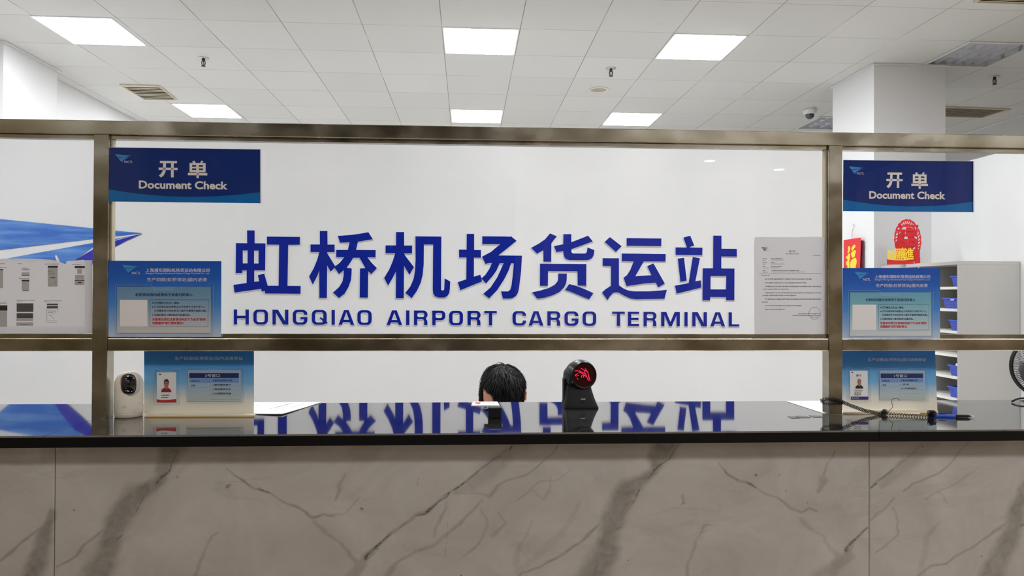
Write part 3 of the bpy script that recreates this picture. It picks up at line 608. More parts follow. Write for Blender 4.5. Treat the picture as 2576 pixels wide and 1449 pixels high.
# ------------------------------------------------------------------ counter
O_F, O_B, O_P = -.258, .285, -.208      # front edge, back edge, front panel face
CXL, CXR = XL + .02, 4.0
ZU = CT - .031
jl = on_f(137, 1300, O_P).x; jr = on_f(2186.5, 1300, O_P).x
wt = thing('stone_worktop', fr(0.1, .02, ZU), 'polished black granite worktop running the whole width', 'worktop')
for x0, x1 in ((CXL, jl - .0006), (jl + .0006, jr - .0006), (jr + .0006, CXR)):
    b = MB()
    b.hexa([fr(x0, O_F + .004, CT - .004), fr(x1, O_F + .004, CT - .004), fr(x1, O_B, CT - .004), fr(x0, O_B, CT - .004), fr(x0, O_F + .004, CT), fr(x1, O_F + .004, CT), fr(x1, O_B, CT), fr(x0, O_B, CT)], 0)
    b.fbox(x0, x1, O_F, O_B, ZU, CT - .004, 1)
    b.add([fr(x0, O_F, CT - .004), fr(x1, O_F, CT - .004), fr(x1, O_F + .004, CT), fr(x0, O_F + .004, CT)], [(0, 1, 2, 3)], 0)
    b.build('slab', [granite, graedge], wt, recalc=False)
cb = thing('counter_base', fr(0.1, .02, 0), 'service counter front clad in grey veined marble panels', 'counter')
MB().fbox(CXL, CXR, O_P + .012, O_B - .03, 0.0, ZU - .001).build('carcass', carcass, cb)
VEINS = [  # (grey wash) polylines: x, y, half width ; strength
 (0.62, [(128,1290,9),(115,1340,17),(105,1390,20),(78,1449,20),(60,1480,20)]), (0.5, [(137,1290,2),(94,1338,4),(70,1357,5),(35,1385,5),(0,1412,5),(-40,1440,5)]),
 (0.66, [(446,1112,26),(428,1140,24),(412,1165,18),(402,1200,12),(381,1225,15),(335,1250,27),(314,1288,26),(292,1322,27),(280,1354,21),(272,1385,24),(258,1420,29),(241,1449,34),(225,1480,36)]),
 (0.5, [(262,1335,4),(251,1343,5),(210,1375,5),(189,1396,4),(140,1427,4)]),
 (0.55, [(569,1177,2),(594,1200,3),(632,1221,4),(678,1240,3),(716,1263,3),(755,1284,4),(786,1303,5),(814,1296,4),(842,1300,3)]),
 (0.32, [(790,1312,6),(814,1336,7),(852,1361,4),(873,1385,6),(900,1427,8)]), (0.36, [(548,1340,2),(530,1350,5),(520,1368,4),(517,1392,5),(500,1425,7),(492,1460,7)]),
 (0.4, [(868,1190,4),(856,1218,7),(845,1246,5),(838,1260,3)]), (0.3, [(820,1300,4),(870,1290,3),(905,1250,3)]),
 (0.30, [(1320,1112,14),(1262,1155,20),(1227,1190,22),(1185,1222,14),(1150,1240,6)]),
 (0.45, [(1288,1116,3),(1283,1132,4),(1238,1158,5),(1203,1186,5),(1175,1207,6),(1145,1232,5),(1131,1240,4),(1107,1260,5),(1077,1288,6),(1049,1298,5),(1021,1316,6),(983,1343,6),(944,1377,7),(918,1399,8),(899,1431,14),(881,1460,20)]),
 (0.42, [(1406,1112,3),(1374,1155,3),(1350,1180,3),(1322,1197,3),(1262,1218,4),(1231,1249,6)]), (0.3, [(1231,1249,5),(1200,1240,3),(1160,1238,3)]),
 (0.36, [(1213,1260,4),(1192,1281,5),(1154,1316,5),(1115,1347,6),(1088,1371,7),(1039,1392,6),(1004,1413,6),(976,1450,8)]),
 (0.3, [(1130,1260,3),(1110,1300,6),(1085,1350,4)]),
 (0.38, [(1210,1281,3),(1222,1312,4),(1217,1350,4),(1199,1375,5),(1164,1399,3)]), (0.28, [(1250,1290,3),(1270,1320,5),(1240,1350,7)]),
 (0.3, [(1437,1183,2),(1405,1205,2),(1360,1210,3),(1339,1228,3),(1301,1261,3)]), (0.26, [(1339,1230,2),(1364,1256,4),(1385,1232,4),(1386,1190,2)]),
 (0.22, [(1340,1310,3),(1318,1360,6),(1295,1420,8)]), (0.18, [(1460,1260,4),(1420,1340,10),(1300,1440,8)]),
 (0.66, [(1684,1105,28),(1668,1130,25),(1654,1148,20),(1643,1183,11),(1612,1207,14),(1573,1236,25),(1562,1267,26),(1545,1302,27),(1535,1330,21),(1531,1357,23),(1524,1392,27),(1498,1434,33),(1480,1470,36)]),
 (0.5, [(1520,1318,4),(1507,1326,5),(1458,1364,5),(1416,1394,5),(1388,1406,4),(1357,1427,4),(1311,1441,5),(1300,1460,5)]),
 (0.5, [(1805,1166,2),(1826,1189,3),(1860,1206,4),(1884,1215,4),(1904,1227,3),(1952,1254,3),(1979,1274,5),(2013,1290,5),(2033,1281,4),(2054,1286,3)]),
 (0.28, [(2013,1308,7),(2043,1332,7),(2071,1346,5),(2088,1376,6),(2110,1410,10)]), (0.36, [(2105,1132,3),(2084,1162,3),(2075,1195,5),(2071,1206,9),(2054,1237,5)]),
 (0.36, [(1785,1320,2),(1768,1322,5),(1754,1356,4),(1737,1407,6),(1730,1460,7)]),
 (0.42, [(2184,1327,4),(2159,1349,5),(2145,1361,6),(2127,1383,8),(2130,1400,14),(2101,1421,16),(2070,1455,26)]),
 (0.26, [(2343,1112,16),(2300,1150,20),(2260,1185,16),(2215,1222,8)]), (0.42, [(2188,1229,3),(2210,1210,5),(2244,1183,6),(2278,1155,5),(2322,1115,3)]),
 (0.42, [(2437,1108,3),(2404,1149,3),(2363,1186,3),(2336,1200,3),(2292,1217,4),(2275,1237,5)]), (0.34, [(2254,1254,4),(2231,1278,5),(2190,1310,5)]),
 (0.36, [(2248,1278,3),(2261,1312,4),(2254,1346,4),(2227,1371,4),(2200,1392,3)]), (0.28, [(2458,1183,2),(2407,1217,3),(2363,1234,3),(2329,1257,3)]), (0.25, [(2363,1234,3),(2385,1262,4)]),
 (0.2, [(2360,1310,4),(2330,1350,8),(2322,1440,8)]),
 (0.62, [(2590,1215,12),(2574,1240,14),(2554,1281,18),(2550,1322,20),(2543,1356,22),(2523,1390,21),(2499,1431,22),(2480,1470,24)]),
 (0.45, [(2545,1305,4),(2533,1312,5),(2492,1346,5),(2448,1380,4),(2407,1400,4),(2380,1417,4),(2350,1421,4),(2319,1441,5),(2300,1460,5)])]
CRACKS = [
 (0.9, [(455,1108,1),(440,1150,1),(424,1186,2),(402,1202,3.2),(391,1216,1.6)]), (0.8, [(362,1250,2),(352,1270,1),(342,1288,1.6)]), (0.5, [(342,1288,1),(314,1322,.8),(307,1343,1),(312,1330,1)]), (0.95, [(310,1345,1.4),(295,1357,1.7)]),
 (0.7, [(590,1196,1.2),(632,1221,1.3)]), (0.9, [(652,1228,2.4),(662,1233,2.4),(678,1241,1.2)]), (1, [(572,1224,4),(577,1222,4)]), (0.8, [(442,1201,2.2),(445,1200,2.2)]),
 (0.9, [(1288,1116,1.5),(1283,1132,2)]), (0.6, [(1262,1146,1),(1238,1158,1.5),(1203,1186,1.8),(1175,1207,1.5)]), (1, [(1170,1210,1.5),(1157,1222,2.4),(1145,1232,2.2)]),
 (1, [(1131,1240,2.2),(1126,1250,1.6),(1107,1260,1.6),(1090,1276,2),(1077,1286,3.6),(1070,1293,2),(1049,1298,1.2)]), (0.7, [(1021,1314,1.4),(1004,1329,1.2)]),
 (0.95, [(983,1344,2.2),(966,1357,1.6),(944,1377,2.8),(918,1399,1.5)]), (1, [(920,1400,4),(918,1405,4)]), (0.6, [(940,1375,1),(950,1382,2)]), (0.6, [(1120,1402,.8),(1131,1262,.3)]),
 (0.8, [(1053,1202,.9),(1049,1222,1)]), (0.9, [(908,1279,2),(912,1281,3)]),
 (0.9, [(1712,1112,1),(1682,1155,1.6),(1655,1172,2.4),(1643,1184,3),(1632,1200,1.3)]), (0.85, [(1607,1232,2.2),(1598,1255,1.2),(1591,1267,1.6)]), (0.5, [(1591,1267,1),(1570,1298,1),(1563,1322,1)]), (0.95, [(1560,1326,1.5),(1549,1331,1.7)]),
 (0.7, [(1820,1183,1.5),(1832,1194,1.2),(1860,1206,1.2)]), (0.95, [(1880,1213,2.4),(1888,1218,2.2),(1903,1227,1)]), (0.9, [(1902,1194,2.5),(1904,1196,2.5)]), (0.8, [(1959,1195,1.6),(1961,1195,1.6)]), (0.8, [(1977,1235,1.8),(1978,1236,1.8)]), (0.7, [(2031,1265,2),(2032,1265,2)]),
 (0.9, [(2183,1328,1.6),(2159,1349,1.8),(2146,1361,2.6),(2127,1380,2)]), (1, [(2128,1382,4),(2126,1385,4)]), (0.9, [(2190,1228,1.6),(2204,1217,2)]), (0.5, [(2212,1208,1.2),(2244,1183,2.4)]), (0.5, [(2320,1120,1.5),(2322,1126,2)]),
 (0.7, [(2568,1324,1.8),(2576,1318,1.8)]), (0.5, [(1718,1248,3),(1722,1265,3),(1716,1268,2)])]
def vein_panel(x0, x1, xd0, xd1, zd, step=0.0028):
    """one slab: fine rows where its print has detail, the print stored on its points"""
    xs = np.unique(np.concatenate([[x0], np.arange(max(x0, xd0), min(x1, xd1), step), [min(x1, xd1), x1]])); zs = np.concatenate([[0.02], np.arange(zd, ZU - .001, step), [ZU - .001]])
    gx, gz = np.meshgrid(xs, zs); gy = FY + O_P - SK * gx; Pn = np.stack([gx.ravel(), gy.ravel(), gz.ravel()], 1)
    px = project(Pn); nse = np.random.RandomState(3)
    jx = px.copy()
    for k, (a, fx, fy) in enumerate([(3.0, .037, .026), (2.2, .101, .083), (1.2, .23, .19)]):
        jx[:, 0] += a * np.sin(px[:, 1] * fx + k + px[:, 0] * fy * .4); jx[:, 1] += a * .5 * np.sin(px[:, 0] * fy + 2 * k)
    def paint(lines, soft, src):
        out = np.zeros(len(px))
        for st, pl in lines:
            a = np.array(pl, float); lo = a[:, :2].min(0) - 50; hi = a[:, :2].max(0) + 50
            idx = np.where((src[:, 0] > lo[0]) & (src[:, 0] < hi[0]) & (src[:, 1] > lo[1]) & (src[:, 1] < hi[1]))[0]
            if not len(idx): continue
            q = src[idx]; best = np.zeros(len(idx))
            for p0, p1 in zip(a[:-1], a[1:]):
                d = p1[:2] - p0[:2]; tt = np.clip(((q - p0[:2]) @ d) / max((d @ d), 1e-6), 0, 1)
                dist = np.hypot(*(q - (p0[:2] + tt[:, None] * d)).T); hw = p0[2] + (p1[2] - p0[2]) * tt
                best = np.maximum(best, np.clip((hw * (1 + soft) - dist) / (hw * soft * 1.6 + .8), 0, 1))
            out[idx] = np.maximum(out[idx], st * best)
        return out
    g = paint([(st, [(x, y, h_ * (.72 if h_ < 8 else .97)) for x, y, h_ in pl]) for st, pl in VEINS], .55, jx); k = paint(CRACKS, .5, px + (jx - px) * .35)
    nx, nz_ = len(xs), len(zs); ii = np.arange(nx * nz_).reshape(nz_, nx)
    fc = np.stack([ii[:-1, :-1], ii[:-1, 1:], ii[1:, 1:], ii[1:, :-1]], -1).reshape(-1, 4)
    off = np.array(WLOC[cb.name]); me = bpy.data.meshes.new('front_panel'); me.vertices.add(len(Pn)); me.vertices.foreach_set('co', (Pn - off).ravel())
    me.loops.add(fc.size); me.loops.foreach_set('vertex_index', fc.ravel()); me.polygons.add(len(fc)); me.polygons.foreach_set('loop_start', np.arange(0, fc.size, 4)); me.polygons.foreach_set('loop_total', np.full(len(fc), 4))
    me.update(calc_edges=True)
    ca = me.color_attributes.new('vein', 'FLOAT_COLOR', 'POINT'); col = np.stack([g, k, np.zeros_like(g), np.ones_like(g)], 1); ca.data.foreach_set('color', col.ravel())
    me.materials.append(marble); o = bpy.data.objects.new('front_panel', me); C.objects.link(o); o.parent = cb
    s = o.modifiers.new('thick', 'SOLIDIFY'); s.thickness = 0.01; s.offset = -1
    return o
vl, vr = on_f(-40, 1300, O_P).x, on_f(2616, 1300, O_P).x
vein_panel(CXL, jl - .0012, vl, jl, .66); vein_panel(jl + .0012, jr - .0012, jl, jr, .66); vein_panel(jr + .0012, CXR, jr, vr, .66)
for x in (jl, jr): MB().fbox(x - .0012, x + .0012, O_P + .003, O_P + .008, 0.02, ZU - .002).build('joint', jointm, cb)

# ------------------------------------------------------------------ glass screen in a steel frame
zt1, zt0 = on_f(1100, 316).z, on_f(1100, 350.5).z; zm1, zm0 = on_f(1100, 851.5).z, on_f(1100, 883).z
pxl = (on_f(234, 600).x, on_f(272, 600).x); pxr = (on_f(2085, 600).x, on_f(2121, 600).x)
pw = pxl[1] - pxl[0]; TD = .042; pitch = pxr[0] - pxl[0]
gs = thing('glass_screen', fr(0.06, .02, CT), 'brushed steel framed glass screen standing on the black worktop', 'screen')
X0, X1 = CXL, CXR
MB().fbox(X0, X1, 0, TD, zt0, zt1).build('top_rail', steel, gs, bevel=.0025)
posts = [(pxl[0] - pitch, pxl[1] - pitch), pxl, pxr, (pxr[0] + pitch, pxr[1] + pitch)]
posts = [(max(a, X0), max(a, X0) + pw) if a < X0 else (min(a, X1 - pw), min(a, X1 - pw) + pw) for a, _ in posts]
for a, b in posts: MB().fbox(a, b, -.0008, TD - .0008, CT, zt0 - .0004).build('post', steel, gs, bevel=.0015)
for (a, b), (c, d) in zip(posts[:-1], posts[1:]):
    MB().fbox(b + .0003, c - .0003, 0.0004, TD, zm0, zm1).build('middle_rail', steel, gs, bevel=.002)
    g = MB().fbox(b + .006, c - .006, .018, .025, zm1 + .004, zt0 - .004).build('glass_pane', glass, gs)
    ch = MB()
    ch.fbox(b + .0005, c - .0005, .010, .034, zm1 + .0005, zm1 + .013)
    ch.fbox(b + .0005, c - .0005, .010, .034, zt0 - .012, zt0 - .0005)
    ch.build('glazing_channel', steel, gs)
    for u in (b + .0005, c - .005): MB().fbox(u, u + .0045, .012, .032, zm1 + .014, zt0 - .013).build('seal', sealm, gs)

# ------------------------------------------------------------------ emblem used on the printed signs
def print_logo(A, parent, x0, y0, x1, y1, off, word=True, col=None, wx=None):
    f = lambda p: (x0 + (x1 - x0) * p[0], y0 + (y1 - y0) * p[1]); b = MB()
    for l, mi in (([(0, 0), (1, .16), (.60, .29), (.16, .38)], 0), ([(.19, .44), (.66, .31), (.83, .25), (.52, .62), (.38, .86)], 0), ([(.38, .90), (.44, .80), (.54, .62), (.70, .45), (.97, .20), (.74, .50), (.55, .75), (.41, 1)], 1)):
        b.flat([[f(q) for q in l]], A.at(off), mi)
    if word: A.text(b, 'PACTL', *(wx or (x0 + (x1 - x0) * .56, y0 + (y1 - y0) * .70, x0 + (x1 - x0) * 1.06, y0 + (y1 - y0) * .96)), off=off, bold=.01, mi=2)
    return b.build('printed_emblem', col or [logoline, P('emblem_mid_blue', rgb(24, 70, 170), .3) if 'emblem_mid_blue' not in MAT else MAT['emblem_mid_blue'], lilac], parent)
DOC = (10, 75, 2488, 1000)
def doc_sign(quad, label, stain=False):
    A = Art(DOC, quad, on_f); c = A((1250, 1000))
    t = thing('hanging_sign', tuple(c), label, 'sign', 'dark blue document check signs')
    A.rslab(MB(), *DOC, .003, .009).build('print_panel', navy, t)
    top = [(10, 790)] + [(10 + 2478 * u, 790 + 105 * 4 * u * (1 - u) * (1.0) + 15 * u) for u in [k / 24 for k in range(1, 25)]]
    MB().flat([top + [(2488, 1000), (10, 1000)]], A.at(.0024)).build('wave_band', skyb, t)
    b = MB(); A.text(b, 'Document Check', 505, 632, 1945, 772, off=.002, bold=.03)
    for l in ([(848,292),(1125,292),(1122,332),(845,332)], [(825,408),(1135,408),(1135,447),(828,447)], [(900,330),(945,330),(942,450),(930,500),(905,545),(865,577),(830,545),(870,505),(893,460)], [(1027,330),(1072,330),(1070,572),(1025,572)],
              [(1370,300),(1405,280),(1430,322),(1390,322)], [(1500,318),(1522,278),(1552,292),(1528,325)], [(1300,492),(1615,492),(1615,532),(1300,532)], [(1438,480),(1480,480),(1480,580),(1438,580)]):
        b.flat([l], A.at(.002))
    b.flat([[(1328,322),(1588,322),(1588,480),(1328,480)], [(1368,358),(1435,358),(1435,385),(1368,385)], [(1480,358),(1547,358),(1547,385),(1480,385)], [(1368,415),(1435,415),(1435,440),(1368,440)], [(1480,415),(1547,415),(1547,440),(1480,440)]], A.at(.002))
    b.build('lettering', lettw, t)
    print_logo(A, t, 118, 187, 390, 342, .002)
    ac = MB(); A.rslab(ac, 10, 75, 2488, 1000, .0005, .0015); ac.build('clear_cover', acryl, t)
    ed = MB(); A.rslab(ed, 2470, 78, 2490, 998, -.0005, .0028); A.rslab(ed, 10, 70, 2488, 76, .0003, .012); ed.build('clear_edge', P('pale_acrylic_edge', rgb(190, 196, 225), .15) if 'pale_acrylic_edge' not in MAT else MAT['pale_acrylic_edge'], t)
    return t
doc_sign(((272.5, 371), (656.7, 376), (657, 511.4), (272.5, 507)), 'dark blue document check sign at the top of the middle pane, by the left post')
doc_sign(((2121.5, 402.7), (2450.5, 406), (2450.5, 534), (2120.5, 531)), 'dark blue document check sign on the right-hand pane above the red ornaments')

pocket_e = P('pocket_edge_line', rgb(150, 172, 200), .3)
QR = (8, 40, 2030, 1395)
def qr_sign(quad, label, cardmat):
    A = Art(QR, quad, on_f); t = thing('notice_board', tuple(A((1000, 1395))), label, 'sign', 'blue acrylic company boards')
    A.rslab(MB(), *QR, .003, .008).build('print_panel', gqr, t)
    b = MB(); A.text(b, '上海浦东国际机场货运站有限公司', 678, 172, 1822, 238, off=.0024, bold=.016); A.text(b, 'Shanghai Pudong International Airport Cargo Terminal Co., Ltd.', 678, 248, 1815, 282, off=.0024, bold=.006)
    A.text(b, '生产四部(虹桥货站)国内进港', 702, 340, 1772, 414, off=.0024, bold=.008); b.build('heading', lilac, t)
    print_logo(A, t, 255, 110, 570, 282, .0024, wx=(432, 235, 585, 280))
    # pocket of clear acrylic with a printed card in it
    cd = A.rslab(MB(), 165, 500, 1845, 1325, .0012, .0022).build('instruction_card', cardmat, t)
    b = MB(); A.text(b, '虹桥货站国内进港电子信息扫码录入', 497, 615, 1518, 668, off=.0008, bold=.022)
    for k, (tx, x1, y0) in enumerate([('打开微信,扫左边二维码。', 1285, 768), ('打开后按实际内容登记(公司名称个人用户写个人,', 1752, 840), ('公司提货写公司名称,员工编号无需填写直接注册)。', 1775, 910), ('注册后弹出二维码给前方机器扫码。', 1478, 982)]):
        A.text(b, tx, 830, y0, x1, y0 + 42, off=.0008, bold=.014)
        if k != 2: b.flat([ell(805, y0 + 22, 11, 11, 12)], A.at(.0008))
    for l in ((755, 730, 1805, 730), (755, 1212, 1795, 1212), (757, 730, 757, 1212), (1800, 730, 1792, 1212)): A.line(b, *l, 4, off=.0008)
    b.build('printed_lines', ink, cd)
    b = MB(); A.text(b, '注意首次登记注册请扫码后下方点击"使用', 795, 1058, 1745, 1104, off=.0008, bold=.03); A.text(b, '完整服务"进行授权登记!', 795, 1125, 1350, 1170, off=.0008, bold=.03); b.build('red_lines', redink, cd)
    A.rect(MB(), 218, 735, 708, 1208, off=.0009).build('white_patch', paper, cd)
    pk = MB(); A.slab(pk, [[(140, 470), (780, 470), (830, 570), (1170, 570), (1240, 470), (1888, 480), (1880, 1375), (145, 1375)]], -.0012, -.0002); pkt = pk.build('clear_pocket', acryl, t); pk = MB()
    for l in ((140, 470, 780, 470), (780, 470, 830, 570), (830, 570, 1170, 570), (1888, 480, 1880, 1375), (1880, 1375, 145, 1375), (145, 1375, 140, 470)): A.line(pk, *l, 5, off=-.0014)
    pk.build('pocket_edge', pocket_e, pkt); return t
gcard2 = grad('printed_card_teal', [(0.0, rgb(216, 222, 226)), (0.35, rgb(170, 205, 220)), (0.75, rgb(118, 182, 202)), (1.0, rgb(104, 166, 196))], 0.4)
qr_sign(((271.5, 656), (557, 657), (556.5, 847.5), (272.5, 847.5)), 'blue company board with grey card, resting on the middle rail at left', gcard)
qr_sign(((2119.5, 674), (2365, 674), (2365, 854.5), (2118.5, 854.5)), 'blue company board with teal card, on the middle rail before the shelf cabinet', gcard2)

ST = (62, -200, 2285, 1275)
def outline(A, par, l, off=-.0048, w=5):
    b = MB()
    for p0, p1 in zip(l, l[1:] + l[:1]): A.line(b, *p0, *p1, w, off=off)
    b.build('pocket_edge', pocket_e, par)
def stand_sign(A, label, number, rows, badge, base_px):
    t = thing('desk_sign_stand', tuple(A((1170, 1275))), label, 'sign', 'blue acrylic stands on the worktop')
    A.rslab(MB(), 62, -160, 2285, 1285, 0, .006).build('print_panel', gst, t)
    A.text(MB(), '生产四部(虹桥货站)国内进港单证', 680, 135, 2058, 218, off=-.0005, bold=.006).build('heading', lilac, t)
    # service card in its pocket
    cd = A.rslab(MB(), 945, 405, 2025, 1045, -.0022, -.001).build('service_card', gtab, t)
    A.rect(MB(), 975, 470, 1978, 570, off=-.0025).build('title_bar', ink, cd)
    A.text(MB(), number + '号窗口', 1298, 492, 1595, 552, off=-.0028, bold=.012).build('title', lilac, cd)
    A.rect(MB(), 975, 572, 1980, 665, off=-.0024).build('header_band', P('band_blue', rgb(120, 158, 214), .4) if 'band_blue' not in MAT else MAT['band_blue'], cd)
    b = MB(); A.text(b, '办理业务:', 1015, 614, 1190, 650, off=-.0027, bold=.014); A.text(b, '主要业务范围及介绍:', 1448, 600, 1850, 640, off=-.0027, bold=.014)
    A.text(b, rows[0], 1015, 704, 1095, 742, off=-.0027, bold=.012)
    for k, r in enumerate(rows[1:]): A.text(b, r, 1448, 690 + 88 * k, 1448 + 46 * len(r), 728 + 88 * k, off=-.0027, bold=.012)
    b.build('printed_lines', ink, cd)
    b = MB()
    for k in range(4): A.line(b, 1400, 740 + 88 * k, 1985, 738 + 88 * k, 3, off=-.0025)
    A.line(b, 975, 760, 1400, 760, 3, off=-.0025); A.line(b, 1400, 665, 1400, 1005, 3, off=-.0025); A.line(b, 960, 1015, 1985, 1000, 3, off=-.0025); b.build('ruled_lines', lineink, cd)
    pk = MB(); A.slab(pk, [[(925, 370), (1360, 370), (1400, 430), (1590, 430), (1640, 370), (2085, 370), (2085, 1075), (920, 1085)]], -.0045, -.0036); pkt = pk.build('clear_pocket', acryl, t); outline(A, pkt, [(925, 370), (1360, 370), (1400, 430), (1590, 430), (1640, 370), (2085, 370), (2085, 1075), (920, 1085)])
    # staff badge in its pocket
    bg = A.rslab(MB(), *badge['rect'], -.0022, -.001).build('staff_badge', paper, t)
    badge['draw'](A, bg)
    x0, y0, x1, y1 = badge['rect']; pk = MB(); A.slab(pk, [[(x0 - 70, y0 - 70), (x0 + 30, y0 - 70), (x0 + 90, y0 - 5), (x1 - 110, y0 - 5), (x1 - 50, y0 - 70), (x1 + 65, y0 - 70), (x1 + 65, y1 + 40), (x0 - 70, y1 + 50)]], -.0045, -.0036); pkt = pk.build('clear_pocket', acryl, t); outline(A, pkt, [(x0 - 70, y0 - 70), (x0 + 30, y0 - 70), (x0 + 90, y0 - 5), (x1 - 110, y0 - 5), (x1 - 50, y0 - 70), (x1 + 65, y0 - 70), (x1 + 65, y1 + 40), (x0 - 70, y1 + 50)])
    # foot
    q = [on_z(x, y, CT + .0005) for x, y in base_px]; q2 = [Vector((p.x, p.y, CT + .008)) for p in q]
    q2 = [Vector((p.x, p.y, CT + .0055)) for p in q]
    MB().hexa(q + q2).build('foot', P('pale_foot_acrylic', rgb(214, 208, 196), .15, coat=.5) if 'pale_foot_acrylic' not in MAT else MAT['pale_foot_acrylic'], t)
    e = [Vector((0, -.0008, 0)) + q[0], Vector((0, -.0008, 0)) + q[1], q[1], q[0]]; MB().hexa([p + Vector((0, 0, .0012)) for p in e] + [p + Vector((0, 0, .0042)) for p in e]).build('edge_strip', beigeedge, t)
    return t
def portrait(A, par, x0, y0, x1, y1, skinm_, cloth, bald=False, off=-.0026):
    w, h = x1 - x0, y1 - y0; f = lambda l: [[(x0 + w * a, y0 + h * b) for a, b in l]]
    b = MB(); b.flat(f([(0, 1), (.04, .82), (.18, .72), (.38, .62), (.64, .62), (.84, .74), (.97, .84), (1, 1)]), A.at(off), 0)
    b.flat(f([(.36, .60), (.40, .75), (.62, .75), (.66, .60)]), A.at(off - .0001), 1)
    b.flat([[(x0 + w * (.51 + .24 * math.cos(a)), y0 + h * (.36 + .29 * math.sin(a))) for a in [2 * PI * k / 20 for k in range(20)]]], A.at(off - .0002), 1)
    hair = [(.27, .36), (.26, .2), (.36, .05), (.52, .0), (.68, .05), (.77, .2), (.75, .36), (.70, .24), (.58, .17), (.42, .17), (.32, .24)]
    if not bald: b.flat(f(hair), A.at(off - .0003), 2)
    b.flat(f([(.34, .33), (.48, .33), (.48, .36), (.34, .36)]), A.at(off - .0003), 2); b.flat(f([(.55, .33), (.69, .33), (.69, .36), (.55, .36)]), A.at(off - .0003), 2); b.flat(f([(.43, .53), (.59, .53), (.59, .55), (.43, .55)]), A.at(off - .0003), 3)
    b.build('printed_portrait', [cloth, skinm_, darkprint, redprint], par)
rnd = random.Random(5)
def dashes(A, b, x0, x1, y, h, off, unit=None, mi=0):
    u = unit or h; x = x0
    while x < x1:
        w = u * rnd.uniform(.5, 1.3); A.rect(b, x, y + h * rnd.uniform(0, .2), min(x + w, x1), y + h * rnd.uniform(.7, 1), off=off, mi=mi); x += w + u * rnd.uniform(.15, .4)
def badge_left(A, o):
    portrait(A, o, 405, 592, 612, 858, skinprint, redprint)
    b = MB(); b.flat([[(315, 1000), (420, 1018), (560, 1012), (712, 995), (712, 1062), (315, 1062)]], A.at(-.0026)); b.build('red_band', redink, o)
    b = MB(); b.flat([[(342, 470), (385, 492), (430, 486), (380, 515)]], A.at(-.0026)); dashes(A, b, 410, 575, 910, 20, -.0026, 16); dashes(A, b, 410, 550, 955, 20, -.0026, 16); b.build('printed_lines', blackink, o)
def badge_right(A, o):
    portrait(A, o, 372, 565, 560, 800, skinprint, darkprint, True)
    b = MB(); A.rect(b, 265, 975, 678, 1040, off=-.0026); b.build('violet_band', P('violet_ink', rgb(58, 40, 120), .5), o)
    A.text(MB(), 'A B C D', 285, 990, 450, 1024, off=-.0029, bold=.02).build('band_letters', lilac, o)
    b = MB(); A.text(b, '通行证', 400, 490, 515, 535, off=-.0026, bold=.01); b.flat([[(265, 430), (330, 442), (305, 465)]], A.at(-.0026)); dashes(A, b, 350, 540, 838, 26, -.0026, 22); dashes(A, b, 350, 500, 885, 24, -.0026, 18); dashes(A, b, 350, 500, 925, 24, -.0026, 20); b.build('printed_lines', blackink, o)
q0 = 880 - 200 * 300 / 2415
SA = Art((0, 0, 2415, 1449), ((355, 880), (655, 880), (655, 1060), (355, 1060)), lambda x, y, off=0.0: on_f(x, y, .055 + off))
stand_sign(SA, 'blue acrylic desk stand for window 3, beside the white camera', '3', ['开单', '1.接待提货客户', '2.审核提货证件', '3.办理提货手续'], dict(rect=(318, 455, 712, 1062), draw=badge_left), [(366, 1049.5), (640, 1048.5), (645, 1043), (368, 1044)])
SB = Art((62, 40, 2285, 1270), ((2118, 889.6), (2352.5, 889.6), (2358, 1032), (2119, 1032)), lambda x, y, off=0.0: on_f(x, y, .075 + off))
stand_sign(SB, 'blue acrylic desk stand for window 1, behind the coiled pen cord', '1', ['咨询', '1.咨询', '2.打印提货凭证'], dict(rect=(242, 412, 668, 1043), draw=badge_right), [(2121, 1041), (2360, 1040), (2358, 1035), (2121, 1036)])

# laminated notice taped to the pane at the right
A = Art((0, 0, 1159, 1449), ((1880, 580), (2120, 580), (2120, 880), (1880, 880)), lambda x, y, off=0.0: on_f(x, y, .0165 + off))
t = tag(A.slab(MB(), [[(95, 85), (110, 78), (900, 78), (952, 90), (958, 700), (968, 1300), (100, 1310), (84, 1240), (80, 160)]], -.0012, 0).build('notice_sheet', thinpaper), 'laminated white notice on the glass beside the right post', 'notice')
A.slab(MB(), [[(80, 75), (955, 75), (970, 1308), (95, 1312)]], -.0022, -.0016).build('laminate', film, t)
b = MB(); A.text(b, '通 知', 505, 238, 578, 264, off=-.0014, bold=.02); A.text(b, 'NOTIFICATION', 467, 272, 622, 290, off=-.0014, bold=.02)
for x0, x1, y, h in [(795, 888, 296, 10), (185, 232, 336, 14), (290, 425, 334, 14), (185, 215, 356, 8), (290, 440, 354, 8), (185, 235, 384, 14), (290, 340, 384, 14), (185, 225, 404, 8), (290, 458, 402, 8), (185, 220, 432, 14), (290, 420, 432, 14), (185, 260, 452, 8), (290, 388, 450, 8), (185, 222, 482, 14), (295, 630, 480, 14), (185, 250, 503, 8), (295, 705, 500, 9), (175, 272, 540, 13),
                     (215, 780, 582, 16), (215, 720, 628, 15), (215, 895, 672, 15), (185, 505, 706, 14), (215, 900, 750, 15), (185, 595, 782, 14), (215, 892, 826, 16), (175, 250, 862, 14), (215, 660, 906, 14), (215, 455, 950, 14), (620, 885, 1004, 14), (550, 890, 1026, 14), (775, 862, 1046, 12)]: dashes(A, b, x0, x1, y, h, -.0014, h * .9)
A.line(b, 140, 524, 908, 520, 4, off=-.0014); b.build('printed_lines', greyink, t)
b = MB(); b.flat([ell(818, 1006, 72, 76, 40), ell(818, 1006, 67, 71, 40)], A.at(-.00145)); b.build('round_stamp', greyink, t)
print_logo(A, t, 170, 200, 255, 252, -.0014, col=[greyink, blackink, greyink])
